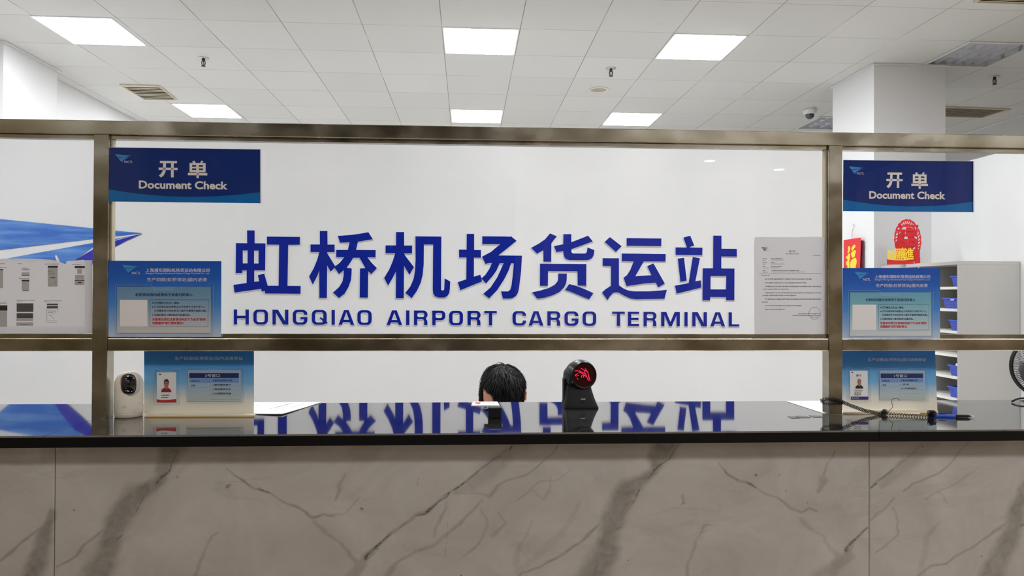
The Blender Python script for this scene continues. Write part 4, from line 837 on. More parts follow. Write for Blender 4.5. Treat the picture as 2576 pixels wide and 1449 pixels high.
# torn white sheet on the left pane
A = Art((0, 0, 1739, 1449), ((0, 640), (300, 640), (300, 890), (0, 890)), lambda x, y, off=0.0: on_f(x, y, .0105 + off))
t = tag(A.slab(MB(), [[(-2300, 40), (-1000, 50), (0, 62), (300, 65), (460, 75), (560, 68), (650, 80), (740, 80), (840, 95), (870, 108), (905, 125), (955, 142), (975, 100), (1060, 92), (1220, 78), (1226, 86), (1345, 84), (1350, 1150), (-2300, 1150)]], -.0012, 0).build('instruction_sheet', thinpaper), 'torn white instruction sheet with small grey screenshots on the left pane', 'notice')
def bend(p): x, y = p; return A.pl(*A.px(x, y), -.0018 + .0065 * max(0, (110 - y) / 60) ** 2)
MB().prism([[(803, 24), (815, 10), (828, 24), (850, 62), (872, 110), (838, 118), (820, 80)]], bend, lambda p: bend(p) + Vector((0, .0006, 0))).build('torn_flap', paper, t)
MB().prism([[(0, 58), (300, 62), (560, 66), (740, 78), (840, 94), (840, 104), (560, 86), (300, 82), (0, 78)]], bend, lambda p: bend(p) + Vector((0, .0008, 0))).build('curled_edge', paper, t)
prints = [P('sheet_print_dark', rgb(45, 43, 45), .6), P('sheet_print_mid', rgb(82, 80, 82), .6), P('sheet_print_pale', rgb(176, 174, 176), .6)]
for shot in ([(697,165,843,195,0),(697,200,840,468,2),(735,332,805,345,0)], [(1090,168,1237,200,0),(1125,212,1198,282,2),(1095,300,1230,365,2),(1090,372,1233,384,0),(1090,386,1230,445,2),(1135,403,1190,418,0)],
        [(315,262,430,290,2),(313,296,430,309,0)], [(315,370,428,393,0),(318,393,425,520,2),(328,522,420,532,0)], [(0,215,48,230,0),(-40,230,45,492,2)], [(-260,215,-130,232,0),(-260,232,-132,480,2)],
        [(-300,742,-170,820,0),(-300,825,-170,1050,2)], [(-40,742,107,820,0),(-40,825,103,1055,2)], [(243,713,487,838,1),(243,857,483,930,1),(240,932,483,972,2),(240,990,485,1040,2)], [(683,717,845,740,1),(683,752,845,788,1)]):
    b = MB()
    for x0, y0, x1, y1, mi in shot: A.rect(b, x0, y0, x1, y1, off=-.0015 - (.0002 if mi < 2 else 0), mi=mi)
    b.build('screenshot_print', prints, t)
for x0, x1, y, h in [(0, 75, 132, 8), (255, 325, 132, 7), (655, 855, 136, 8), (1048, 1175, 143, 8), (0, 95, 188, 8), (315, 410, 195, 8), (320, 435, 212, 7), (330, 432, 224, 7), (275, 425, 346, 7), (245, 510, 668, 8), (243, 325, 688, 7), (640, 900, 673, 9), (640, 740, 691, 7), (0, 95, 692, 8), (0, 90, 711, 7), (700, 780, 240, 8), (705, 795, 280, 8), (700, 810, 820, 8), (700, 770, 845, 7), (710, 780, 880, 8), (705, 825, 965, 7), (295, 415, 1018, 8)]: b = MB(); dashes(A, b, x0, x1, y, h, -.0018, 14); b.build('caption_line', blackink, t)
for l in ((683, 790, 683, 1000), (845, 790, 845, 850), (735, 900, 795, 945), (700, 990, 830, 990), (805, 430, 820, 385), (780, 865, 820, 835)): A.line(MB(), *l, 3.5, off=-.0018).build('drawn_stroke', blackink, t)
tp = MB(); A.rslab(tp, 1240, 100, 1346, 1146, -.0026, -.0022); A.rslab(tp, -2300, 1050, 1240, 1140, -.0026, -.0022); tp.build('clear_tape', film, t)

# ------------------------------------------------------------------ loose things on the worktop
def sheet(name, quad, label, z0=.0006, dz=.0012, curl=0.0, group=None):
    c = [on_z(x, y, CT + z0) for x, y in quad]; n = 8; b = MB(); vs = []
    for layer in (0, dz):
        for i in range(n + 1):
            for j in range(n + 1):
                u, v = i / n, j / n; p = (c[0] * (1 - u) + c[1] * u) * (1 - v) + (c[3] * (1 - u) + c[2] * u) * v
                vs.append(Vector((p.x, p.y, CT + z0 + layer + curl * (max(0, u + v - 1.2)) ** 2)))
    N = (n + 1) ** 2; fs = []
    for i in range(n):
        for j in range(n):
            a = i * (n + 1) + j; fs += [(a, a + 1, a + n + 2, a + n + 1), (N + a, N + a + 1, N + a + n + 2, N + a + n + 1)]
    rim = [i * (n + 1) for i in range(n + 1)] + [n * (n + 1) + j for j in range(1, n + 1)] + [i * (n + 1) + n for i in range(n - 1, -1, -1)] + [j for j in range(n - 1, 0, -1)]
    for k in range(len(rim)): a, d = rim[k], rim[(k + 1) % len(rim)]; fs.append((a, d, N + d, N + a))
    b.add(vs, fs); return tag(b.build(name, paper), label, 'paper', group), c
def on_sheet(c, dz): return lambda p: Vector(((c[0] * (1 - p[0]) + c[1] * p[0]) * (1 - p[1]) + (c[3] * (1 - p[0]) + c[2] * p[0]) * p[1]).xy.to_tuple() + (CT + dz,))
o, c = sheet('paper_form', [(560, 1013.5), (808, 1012.5), (709, 1044), (560, 1040)], 'white printed form behind the left stand, on the black worktop', .0012, .0018, .004)
f = on_sheet(c, .0034); b = MB()
for x0, y0, x1, y1 in ((.62, .62, .74, .12), (.66, .5, .72, .2), (.70, .62, .78, .36), (.73, .82, .76, .7), (.78, .85, .82, .62), (.84, .5, .90, .22), (.36, .3, .42, .28)):
    d = Vector((y1 - y0, x0 - x1)).normalized() * .006; b.flat([[(x0 + d.x, y0 + d.y * 2), (x1 + d.x, y1 + d.y * 2), (x1 - d.x, y1 - d.y * 2), (x0 - d.x, y0 - d.y * 2)]], f)
b.build('printed_lines', lineink, o)
o, c = sheet('paper_sheet', [(1977, 1009.5), (2300, 1007.5), (2315, 1042), (2073, 1040.5)], 'white blank paper lying around the foot of the right post', .0006, .001, 0)
o, c = sheet('printed_card', [(1190, 1011), (1251, 1011), (1257, 1020.5), (1185.5, 1020.5)], 'small white printed card near the back edge, in front of the person', .0006, .0012)
f = on_sheet(c, .0022); MB().flat([[(.1, .25), (.32, .25), (.3, .6), (.24, .8), (.15, .6), (.1, .45)]], f).build('red_print', redink, o)
b = MB(); [b.flat([[(x, y), (x + .12, y), (x + .12, y + .14), (x, y + .14)]], f) for x, y in ((.42, .3), (.58, .3), (.74, .5), (.74, .25), (.58, .55))]; b.build('blue_print', P('pale_blue_ink', rgb(150, 180, 225), .5), o)
# scraps of old tape by the right post
b = MB()
for q in ([(1980, 1047), (1996, 1047), (2012, 1052), (1990, 1052)], [(2000, 1046), (2030, 1047), (2040, 1051), (2012, 1051)], [(2034, 1045), (2066, 1046), (2070, 1050), (2046, 1050)]):
    c4 = [on_z(x, y, CT + .0004) for x, y in q]; b.hexa(c4 + [p + Vector((0, 0, .0004)) for p in c4])
tag(b.build('tape_scraps', tapem), 'yellowed tape scraps on the worktop by the right post', 'tape')
# black power adapter
ctr = on_z(1245, 1053, CT); s = 2.2 / F_PX
t = thing('power_adapter', (ctr.x, ctr.y + .014, CT), 'small black power adapter lying in front of the person', 'adapter')
b = MB().box(ctr.x - .0205, ctr.x + .0215, ctr.y, ctr.y + .030, CT + .0003, CT + .0335); b.build('body', blackr, t, bevel=.004)
MB().box(ctr.x - .032, ctr.x - .0208, ctr.y + .009, ctr.y + .022, CT + .0195, CT + .027).build('plug', darkgrey, t, bevel=.001)
MB().box(ctr.x - .0325, ctr.x - .0212, ctr.y + .010, ctr.y + .021, CT + .0275, CT + .029).build('plug_tip', chrome, t)

# barcode scanner
bp = on_z(1462, 1027, CT); k = bp.y / F_PX / math.cos(.03); sc = (bp.x, bp.y + .03)
cx0, cy0 = sc; t = thing('barcode_scanner', (cx0, cy0, CT), 'black desktop barcode scanner with a glowing red window', 'scanner')
def rrect(hw, hd, r, cx, cy, z, n=5): return [Vector((cx + x, cy + y, z)) for x, y in rr(-hw, -hd, hw, hd, r, n)]
b = MB(); rings = [rrect(.0575, .044, .012, cx0, cy0, CT), rrect(.0575, .044, .012, cx0, cy0, CT + .004), rrect(.0555, .0425, .012, cx0 - .0015, cy0, CT + .010), rrect(.049, .038, .014, cx0 - .004, cy0 + .002, CT + .034), rrect(.044, .034, .014, cx0 - .006, cy0 + .004, CT + .058), rrect(.041, .031, .014, cx0 - .007, cy0 + .006, CT + .074), rrect(.038, .028, .014, cx0 - .007, cy0 + .008, CT + .086)]
n = len(rings[0]); b.add([v for r in rings for v in r], [(i * n + q, i * n + (q + 1) % n, (i + 1) * n + (q + 1) % n, (i + 1) * n + q) for i in range(len(rings) - 1) for q in range(n)], 0, True)
b.add(rings[0], [tuple(range(n))]); b.build('base', blackr, t)
hc = on_y(1459, 943, cy0 + .004); ax = Vector((.26, -.96, .06)).normalized()
b = MB().lathe([(0, -.047), (.02, -.0455), (.036, -.038), (.047, -.022), (.0515, -.002), (.0510, .014), (.0475, .028), (.0445, .036), (.0425, .0385), (.0405, .0375), (.0385, .034)], hc, ax, 48); b.build('head', blackp, t)
w = MB().lathe([(0, .0335), (.02, .0335), (.039, .033)], hc, ax, 40).build('scan_window', redwin, t)
ux = Vector((0, 0, 1)).cross(ax).normalized() * -1; ux = ux if ux.x > 0 else -ux; uz = ax.cross(ux); uz = uz if uz.z > 0 else -uz
wp = lambda X, Y: hc + ax * .0345 + ux * ((X - 690) * .0345 / 260) + uz * (-(Y - 500) * .0345 / 260)
b = MB()
for pl in ([(440, 380), (520, 375)], [(525, 400), (560, 380), (650, 430)], [(545, 420), (600, 430), (740, 520)], [(560, 385), (680, 440), (700, 470)], [(600, 320), (720, 380), (800, 440)], [(720, 330), (790, 430), (845, 640)], [(690, 380), (740, 500), (805, 640)], [(740, 470), (745, 530), (640, 490)], [(440, 490), (470, 470), (520, 450)], [(440, 500), (480, 510), (540, 490)], [(615, 500), (612, 555)], [(650, 500), (680, 555)], [(800, 500), (825, 600)], [(490, 560), (520, 590)]): b.tube([wp(*q) for q in pl], .0010, 5)
b.build('laser_pattern', laser, w)
cap_ax = Vector((-.93, -.36, 0)).normalized(); MB().box(cx0 - .0565, cx0 - .044, cy0 - .016, cy0 + .022, CT + .012, CT + .098).build('side_arm', blackr, t, bevel=.004)
MB().lathe([(0, .0545), (.018, .053), (.028, .049), (.031, .043)], hc + Vector((0, 0, -.004)), cap_ax, 32).build('side_cap', darkgrey, t)
b = MB(); 
for i, (y0, y1) in enumerate(((.0305, .0325), (.026, .027), (.022, .023), (.0185, .0195), (.0145, .0155))):
    yy = lambda z: cy0 - .0435 + (z - .004) * .19
    b.hexa([(cx0 - .003 - (0 if i == 0 else .0), yy(y0) - .0012, CT + y0), (cx0 + .0125, yy(y0) - .0012, CT + y0), (cx0 + .0125, yy(y0) + .002, CT + y0), (cx0 - .003, yy(y0) + .002, CT + y0), (cx0 - .003, yy(y1) - .0012, CT + y1), (cx0 + .0125, yy(y1) - .0012, CT + y1), (cx0 + .0125, yy(y1) + .002, CT + y1), (cx0 - .003, yy(y1) + .002, CT + y1)], 0 if i == 0 else 1)
b.build('front_emblem', [P('pale_badge', rgb(190, 188, 170), .4), darkgrey], t)

# white home camera
bp = on_z(322.5, 1053.5, CT); r0 = .0397; cy0 = bp.y + r0; cx0 = on_y(324, 1000, cy0).x
t = thing('white_camera', (cx0, cy0, CT), 'white capsule shaped camera with black face beside the left post', 'camera')
MB().lathe([(0, .0003), (.035, .0003), (.038, .002), (.0388, .012), (.038, .0135)], (cx0, cy0, CT), seg=40).build('base_ring', P('grimy_white', rgb(196, 190, 176), .45), t)
MB().lathe([(.038, .0136), (r0, .016), (r0, .096), (.0393, .104), (.0372, .113), (.0325, .122), (.0255, .1295), (.016, .1345), (.007, .136), (0, .1363)], (cx0, cy0, CT), seg=48).build('body', camwhite, t)
fa = Vector((.06, -1, 0)).normalized(); fu = Vector((1, .06, 0)).normalized(); ppm = (cy0 - r0) / F_PX
fc = on_y(328.5, 965, cy0 - .0242)
def stadium(hw, hh, n=14):
    out = []
    for q in range(2 * n): a = 2 * PI * q / (2 * n); out.append((hw * math.copysign(abs(math.cos(a)) ** .75, math.cos(a)), hh * math.copysign(abs(math.sin(a)) ** .72, math.sin(a))))
    return out
def dome(name, hw, hh, base, bulge, mats, par, steps=6):
    b = MB(); rings = []
    for i in range(steps + 1):
        sc_ = 1 - i / steps * .985; rings.append([fc + fu * (x * sc_) + Vector((0, 0, z * sc_)) + fa * (base + bulge * (1 - sc_ * sc_)) for x, z in stadium(hw, hh)])
    n = len(rings[0]); b.add([v for r in rings for v in r], [(i * n + q, i * n + (q + 1) % n, (i + 1) * n + (q + 1) % n, (i + 1) * n + q) for i in range(steps) for q in range(n)], 0, True)
    b.add(rings[-1], [tuple(range(n))]); b.add([p - fa * .02 for p in rings[0]] + rings[0], [(q, (q + 1) % n, n + (q + 1) % n, n + q) for q in range(n)], 0, True)
    return b.build(name, mats, par)
dome('face_surround', .0258, .0345, .0125, .005, P('warm_white_rim', rgb(214, 208, 198), .35), t)
fp = dome('face_cover', .0222, .0306, .0150, .0085, P('glossy_black', (.006, .006, .009), .05, coat=1), t)
MB().lathe([(0, .0005), (.006, .0004), (.0062, -.002)], fc + fa * .0232 + Vector((0, 0, .008)), fa, 20).build('lens', P('lens_blue', (.01, .012, .05), .03, coat=1), fp)

# pen on a coiled cord tied to the right post
def helix(path, r, pitch, seg=9, taper=None):
    path = [Vector(p) for p in path]; L = [0]
    for a, c_ in zip(path[:-1], path[1:]): L.append(L[-1] + (c_ - a).length)
    n = int(L[-1] / pitch * seg); out = []; up = None
    for i in range(n + 1):
        s_ = L[-1] * i / n; j = max(q for q in range(len(L)) if L[q] <= s_ + 1e-9); j = min(j, len(path) - 2)
        u = (s_ - L[j]) / max(L[j + 1] - L[j], 1e-9); p = path[j].lerp(path[j + 1], u); d = (path[j + 1] - path[j]).normalized()
        a = Vector((0, 0, 1)); a = (a - d * a.dot(d)).normalized(); q = d.cross(a); th = 2 * PI * s_ / pitch
        out.append(p + (a * math.cos(th) + q * math.sin(th)) * r)
    return out
pz = CT + .0065
kn = on_z(2222, 1049, CT)
t = thing('pen_on_cord', tuple(kn), 'blue and black pen on a black coiled cord tied to the right post', 'pen')
F2 = lambda x, y, off=-.010: on_f(x, y, off)
pts = [F2(2072, 1012), F2(2066, 1008), F2(2078, 1004), F2(2095, 1003), F2(2112, 1008), F2(2130, 1016), F2(2150, 1024), F2(2175, 1033), F2(2200, 1038), F2(2220, 1043)]
b = MB().tube(helix(pts, .0052, .0052), .0011, 5)
b.tube(helix([F2(2068, 1016, -.008), F2(2090, 1017, -.008), F2(2120, 1016, -.008)], .003, .006), .0012, 5)
b.tube(helix([F2(2085, 1004, -.012), F2(2105, 1008, -.012), F2(2122, 1014, -.012)], .005, .004), .0011, 5)
k0 = Vector((F2(2222, 1044).x, F2(2222, 1044).y, pz)); k1 = on_z(2336, 1051, CT); k1 = Vector((k1.x, k1.y, CT + .005))
b.tube(helix([k0, k0.lerp(k1, .5) + Vector((0, 0, -.001)), k1], .0036, .0075), .0010, 5)
rk = random.Random(11)
for cpt, R, cnt in ((k0, .0105, 16), (k1 + Vector((.010, 0, .006)), .013, 20)):
    for q in range(cnt):
        a = Vector((rk.uniform(-1, 1), rk.uniform(-1, 1), rk.uniform(-.6, 1))).normalized(); u = a.orthogonal().normalized(); v = a.cross(u); rr_ = rk.uniform(.3, .75) * R
        cc = cpt + Vector((rk.uniform(-.5, .5), rk.uniform(-.4, .4), rk.uniform(-.1, .5))) * R
        b.tube([Vector((pp.x, pp.y, max(pp.z, CT + .0013))) for pp in [cc + (u * math.cos(2 * PI * w_ / 10) + v * math.sin(2 * PI * w_ / 10)) * rr_ for w_ in range(11)]], .0011, 5)
b.build('coiled_cord', blackp, t)
e0 = on_z(2352, 1049, CT); e1 = on_z(2454, 1051.5, CT); e0.z = e1.z = CT + .0048; dv = e1 - e0
P_ = lambda u, dz=0: e0 + dv * u + Vector((0, 0, dz))
MB().tube([P_(-.18), P_(.02), P_(.50), P_(.505)], [.0046, .0046, .0046, .004], 14).build('barrel', penblue, t)
MB().tube([P_(.505), P_(.52), P_(.80), P_(.86)], [.0044, .0046, .0046, .0034], 14).build('grip', blackr, t)
MB().tube([P_(.86), P_(.93), P_(.97), P_(1.0)], [.0032, .0022, .001, .0004], 10).build('metal_tip', chrome, t)
MB().tube([P_(.1, .0052), P_(.28, .006)], .0012, 6).build('clip', blackp, t)
# bent wire standing beside the knot, tied into it
w3 = [F2(2227, 1046, -.012), F2(2231, 1040, -.012), F2(2238, 1032, -.012), F2(2246, 1024, -.012), F2(2244, 1015, -.012), F2(2242.5, 1006, -.012), F2(2247, 1003, -.012), F2(2256, 1002, -.012), F2(2260, 1003, -.012), F2(2264, 1008, -.012)]
tag(MB().tube(w3, .0008, 6).build('bent_wire', wirem), 'thin bent brown wire hook sticking up by the pen cord', 'wire')
# black cable at the right edge
c0 = on_z(2546, 1013, CT); c0.z = CT + .004
cl_ = [c0, Vector((c0.x + .015, c0.y + .004, CT + .010)), Vector((c0.x + .035, c0.y + .006, CT + .0145)), Vector((c0.x + .06, c0.y + .008, CT + .0145)), Vector((c0.x + .09, c0.y + .01, CT + .008)), Vector((c0.x + .13, c0.y + .02, CT + .004)), Vector((c0.x + .2, c0.y + .05, CT + .004))]
tag(MB().tube(cl_, .0034, 8).build('black_cable', blackp), 'black cable arching off the worktop at the far right edge', 'cable')

# ------------------------------------------------------------------ shelf cabinet and baskets
KY0, KY1 = 4.96, 5.945; KX0 = on_y(2413, 800, KY0).x; KX1 = 4.075
kz = on_y(2413, 656.5, KY0).z
t = thing('shelf_cabinet', ((KX0 + KX1) / 2, (KY0 + KY1) / 2, 0), 'tall grey-white open shelf cabinet against the right partition', 'cabinet')
TH = .022
MB().box(KX0, KX1, KY0, KY1, kz - TH * 1.15, kz).build('top_panel', [lamin], t, bevel=.001)
for y0 in (KY0, KY1 - TH): MB().box(KX0, KX1, y0, y0 + TH, 0, kz - TH * 1.15 - .0005).build('side_panel', lamin, t, bevel=.001)
KM = (KY0 + KY1) / 2 - .03
MB().box(KX0 + .002, KX1 - .014, KM, KM + TH * .8, 0.03, kz - TH * 1.2).build('divider', lamin, t)
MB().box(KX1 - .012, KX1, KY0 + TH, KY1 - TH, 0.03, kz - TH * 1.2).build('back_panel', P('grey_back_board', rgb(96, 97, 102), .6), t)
shz = [on_y(2411, y, KY0 + .02).z for y in (721, 777, 833, 892.5, 948, 1003)]
dzs = shz[-2] - shz[-1]; allz = shz + [shz[-1] - dzs * q for q in range(1, 7) if shz[-1] - dzs * q > .05]
for z in allz: MB().box(KX0 + .0005, KX1 - .013, KY0 + TH + .0005, KY1 - TH - .0005, z - .020, z).build('shelf', laminw, t)
def basket(label, y0, y1, z, x0, parent_src=None):
    h, d = .080, .20; tp = .012; b = MB()
    t = thing('storage_basket', (x0 + d / 2, (y0 + y1) / 2, z), label, 'basket', 'blue slotted baskets on the shelves')
    lo = [(x0 + tp, y0 + tp, z + .0005), (x0 + d - tp, y0 + tp, z + .0005), (x0 + d - tp, y1 - tp, z + .0005), (x0 + tp, y1 - tp, z + .0005)]; hi = [(x0, y0, z + h), (x0 + d, y0, z + h), (x0 + d, y1, z + h), (x0, y1, z + h)]
    b.add(lo + hi, [(0, 1, 2, 3), (0, 1, 5, 4), (1, 2, 6, 5), (2, 3, 7, 6), (3, 0, 4, 7)]); o = b.build('body', bluep, t, recalc=False)
    s_ = o.modifiers.new('wall', 'SOLIDIFY'); s_.thickness = .003
    r = MB(); e_ = .006
    for q in ((x0 - e_, x0 + e_, y0 - e_, y1 + e_), (x0 + d - e_, x0 + d + e_, y0 - e_, y1 + e_), (x0 + e_, x0 + d - e_, y0 - e_, y0 + e_), (x0 + e_, x0 + d - e_, y1 - e_, y1 + e_)): r.box(*q, z + h - .008, z + h)
    r.build('rim', bluerim, t)
    return t
bx = KX0 + .012
def yat(px_): # depth along the shelf front where a pixel column meets it
    return on_x(px_, 800, bx).y
yb = KY0 + TH + .006
for label, pe, z, tagpx in (('blue slotted basket on the topmost shelf of the cabinet', 2393, shz[0], (2410, 2418, 694, 699)), ('wide blue slotted basket on the second shelf from the top', 2372, shz[1], (2391, 2400, 751, 755.5)), ('blue slotted basket just above the middle rail', 2388, shz[2], (2408, 2419, 804, 813)),
        ('blue slotted basket with white tag just below the middle rail', 2386.5, shz[4], (2404, 2420, 915, 923)), ('blue slotted basket on the lowest shelf seen above the worktop', 2385.5, shz[5], (2408, 2420, 971, 979))):
    y1 = yat(pe); t = basket(label, yb, y1, z, bx)
    a = [on_x(x, y, bx - .0045) for x, y in ((tagpx[0], tagpx[2]), (tagpx[1], tagpx[2]), (tagpx[1], tagpx[3]), (tagpx[0], tagpx[3]))]
    a = [Vector((p.x, max(p.y, yb + .002), p.z)) for p in a]
    MB().hexa(a + [p + Vector((.002, 0, 0)) for p in a]).build('tag', paper, t)

# red and gold ornament on the cabinet
oc = on_z(2278, 664, kz); nrm = Vector((-.42, -.907, 0)).normalized(); rt = Vector((.907, -.42, 0)).normalized()
oz = kz; by = 5.60; bc = on_y(2272, 662, by); bc.x = max(bc.x, KX0 + .09); mpp = by / F_PX * 1.0
t = thing('lucky_ornament', (bc.x, bc.y, kz), 'red cut-out arch ornament with yellow characters on top of the cabinet', 'ornament')
def OP(x, y, off=0.0): # ornament artwork pixels (1449 crop, 140 px) -> its own upright plane
    px_, py_ = 2200 + x * 140 / 1449, 540 + y * 140 / 1449; d = ray(px_, py_); base_ = Vector((bc.x, bc.y, 0)) + nrm * off
    tt = (nrm.x * base_.x + nrm.y * base_.y) / (nrm.x * d.x + nrm.y * d.y); return _p(d, tt)
def zk(v): v.z = max(v.z, kz + .0008); return v
O1 = lambda off: (lambda p: zk(OP(p[0], p[1], off)))
cx_, cy_ = 865, 660
def er(a, k): # ring point, slightly leaning oval
    return (cx_ + 345 * k * math.cos(a) + 30 * math.sin(a) * -k * .6, cy_ - 530 * k * math.sin(a))
N_ = 240; outer = [er(2 * PI * q / N_, 1.0 + .035 * abs(math.sin(21 * PI * q / N_))) for q in range(N_)]; slots = []
for q in range(34):
    a0 = 2 * PI * q / 34; w_ = .075; slots.append([er(a0 - w_, .80), er(a0 + w_ * .35, .79), er(a0 + w_ + .05, .915), er(a0 - w_ * .2 + .05, .92)])
slots = [s_ for s_ in slots]
innerhole = [er(2 * PI * q / 60, .70) for q in range(60)]
bd = MB(); bd.prism([outer] + slots + [innerhole], O1(.0), O1(-.012), 0, 1)
v, f_, _ = text_mesh('福', 0)
def fu(dz): return [zk(OP(560 + 560 * a, 1010 - 780 * b_, dz)) for a, b_ in v]
for ex in (-22, 0, 22):
    for dz_, m_ in ((.001, 0), (-.010, 1)): bd.add([p_ + Vector((ex * .00033, 0, 0)) for p_ in fu(dz_)], f_, m_)
for blob in ([(600, 560), (700, 430), (830, 520), (760, 620), (860, 700), (900, 900), (620, 960), (560, 800)], [(830, 330), (950, 330), (1060, 420), (1010, 560), (1090, 640), (1090, 800), (1000, 880), (880, 860), (860, 560), (800, 420)]): bd.prism([blob], O1(-.002), O1(-.010), 0, 1)
bd.prism([[(560, 880), (1180, 900), (1180, 1210), (560, 1230)]], O1(-.001), O1(-.011), 0, 1)
bd.build('cut_out_arch', [redwood, darkred], t)
b = MB(); b.prism([[(320, 1150), (1025, 1150), (1025, 1285), (320, 1312)]], O1(.055), O1(.03), 0, 1); b.prism([[(1040, 1120), (1190, 1120), (1190, 1262), (1040, 1275)]], O1(.004), O1(-.02), 0, 1)
b.build('base', [redwood, darkred], t)
b = MB()
for ch, x0, x1, y0, y1 in (('財', 335, 480, 930, 1165), ('源', 470, 650, 880, 1185), ('廣', 630, 815, 860, 1180), ('進', 790, 1015, 870, 1165)):
    v, f_, _ = text_mesh(ch, 0)
    for ex, ey, dz in ((-7, 0, .060), (7, 0, .0602), (0, -8, .0604), (0, 8, .0598), (0, 0, .056)): b.add([OP(x0 + (x1 - x0) * a + ex, y1 + (y0 - y1) * q + ey, dz) for a, q in v], f_)
b.prism([[(345, 1140), (560, 1172), (780, 1165), (1010, 1125), (1015, 1140), (930, 1168), (770, 1192), (540, 1190), (340, 1168)]], O1(.060), O1(.052))
b.build('gold_characters', gold, t)
# hanging red board on the pillar side
PX = 3.555
t = thing('hanging_red_board', tuple(on_x(2145, 672, PX - .012)), 'red hanging board with a yellow lucky character on the pillar side', 'wall decoration')
g3 = lambda off: (lambda p: on_x(2110 + p[0] * 100 / 1208, 560 + p[1] * 120 / 1449, PX - off))
MB().prism([[(148, 530), (678, 450), (640, 1560), (148, 1500)]], g3(.035), g3(.030)).build('board', redposter, t)
b = MB()
for l in ([(275, 760), (300, 715), (335, 725), (352, 790), (340, 880), (300, 915), (258, 920), (285, 850)], [(400, 850), (378, 780), (430, 700), (485, 665), (512, 690), (500, 760), (450, 810), (415, 880)],
          [(300, 930), (330, 930), (352, 990), (345, 1080), (325, 1150), (330, 1300), (325, 1420), (262, 1400), (265, 1310), (222, 1270), (218, 1200), (265, 1150), (270, 1105), (235, 1100), (218, 1040), (262, 1010)],
          [(365, 930), (480, 830), (515, 850), (522, 910), (498, 960), (495, 1030), (420, 1075), (385, 1020)], [(375, 1150), (440, 1090), (505, 1062), (540, 1110), (550, 1200), (520, 1330), (500, 1440), (350, 1440), (345, 1230)]):
    b.prism([l], g3(.0372), g3(.0352))
b.build('gold_character', gold, t)
MB().prism([[(560, 545), (752, 542), (748, 1520), (540, 1520)]], g3(.016), g3(.010)).build('offset_panel', P('dark_purple_red', rgb(112, 44, 66), .7), t)  # dark purple-red slab set behind the board, showing past its right edge
MB().tube([g3(.033)((405, 485)), g3(.034)((408, 380)), g3(.034)((410, 255)), g3(.026)((425, 225))], .0016, 6).build('red_cord', redwood, t)
hk = thing('adhesive_hook', tuple(g3(.002)((450, 180))), 'small clear stick-on hook holding the red board on the pillar', 'hook')
MB().prism([rr(400, 20, 505, 175, 12, 3)], g3(.003), g3(.0005)).build('clear_plate', acryl, hk)
MB().tube([g3(.004)((460, 60)), g3(.004)((450, 150)), g3(.012)((435, 205)), g3(.024)((425, 232)), g3(.03)((420, 205))], .0022, 6).build('hook', chrome, hk)

# ------------------------------------------------------------------ pedestal fan
fy = 3.3; fcen = on_y(2634, 922, fy); fr_ = 84 / F_PX * math.hypot(fy, 0) * 1.0; R_ = 84 * (fy / F_PX) * .98
fo = Vector((fcen.x, fcen.y, fcen.z)); fax = Vector((-.35, -.93, 0)).normalized()
t = thing('pedestal_fan', (fo.x, fo.y + .06, 0), 'black pedestal fan behind the counter, cut by the right edge', 'fan')
fu_ = Vector((0, 0, 1)); fv_ = fax.cross(fu_).normalized()
ringp = lambda r, h, n=48: [fo + fax * h + (fu_ * math.cos(2 * PI * q / n) + fv_ * math.sin(2 * PI * q / n)) * r for q in range(n + 1)]
b = MB().tube(ringp(R_, 0), .0085, 10, cap=False); b.tube(ringp(R_ - .001, .012), .005, 8, cap=False)
MB.build(b, 'guard_ring', blackp, t)
b = MB()
for q in range(96):
    a = 2 * PI * q / 96; dr = fu_ * math.cos(a) + fv_ * math.sin(a)
    for sgn in (1, -1): b.tube([fo + dr * .03 + fax * .055 * sgn, fo + dr * R_ * .6 + fax * .05 * sgn, fo + dr * R_ * .9 + fax * .03 * sgn, fo + dr * R_ + fax * .005 * sgn], .0011, 4, cap=False)
for r in (.35, .7): b.tube(ringp(R_ * r, .052), .0014, 5, cap=False)
b.build('wire_guard', blackp, t)
MB().lathe([(0, .062), (.03, .06), (.035, .052), (.033, .048), (0, .046)], fo, fax, 24).build('centre_cap', blackp, t)
for q in range(3):
    b = MB(); vs = []
    for i in range(7):
        for j in range(5):
            a = 2 * PI * q / 3 + (j / 4 - .5) * (1.0 + .5 * i / 6); r = .03 + (R_ * .82 - .03) * i / 6; vs.append(fo + (fu_ * math.cos(a) + fv_ * math.sin(a)) * r + fax * ((j / 4 - .5) * -.04))
    b.add(vs, [(i * 5 + j, i * 5 + j + 1, (i + 1) * 5 + j + 1, (i + 1) * 5 + j) for i in range(6) for j in range(4)], 0, True); o = b.build('blade', P('grey_blade', rgb(120, 124, 140), .3) if 'grey_blade' not in MAT else MAT['grey_blade'], t); s_ = o.modifiers.new('w', 'SOLIDIFY'); s_.thickness = .002
MB().lathe([(0, -.055), (.05, -.06), (.058, -.08), (.055, -.13), (.03, -.16), (0, -.162)], fo, fax, 24).build('motor', blackp, t)
pb = fo - fax * .1
MB().tube([pb + Vector((0, 0, -.05)), Vector((pb.x, pb.y, .03))], .014, 14).build('pole', blackr, t)
MB().lathe([(0, 0), (.17, 0), (.17, .012), (.05, .03), (.02, .045), (0, .045)], (pb.x, pb.y, 0), seg=36).build('base', blackr, t)

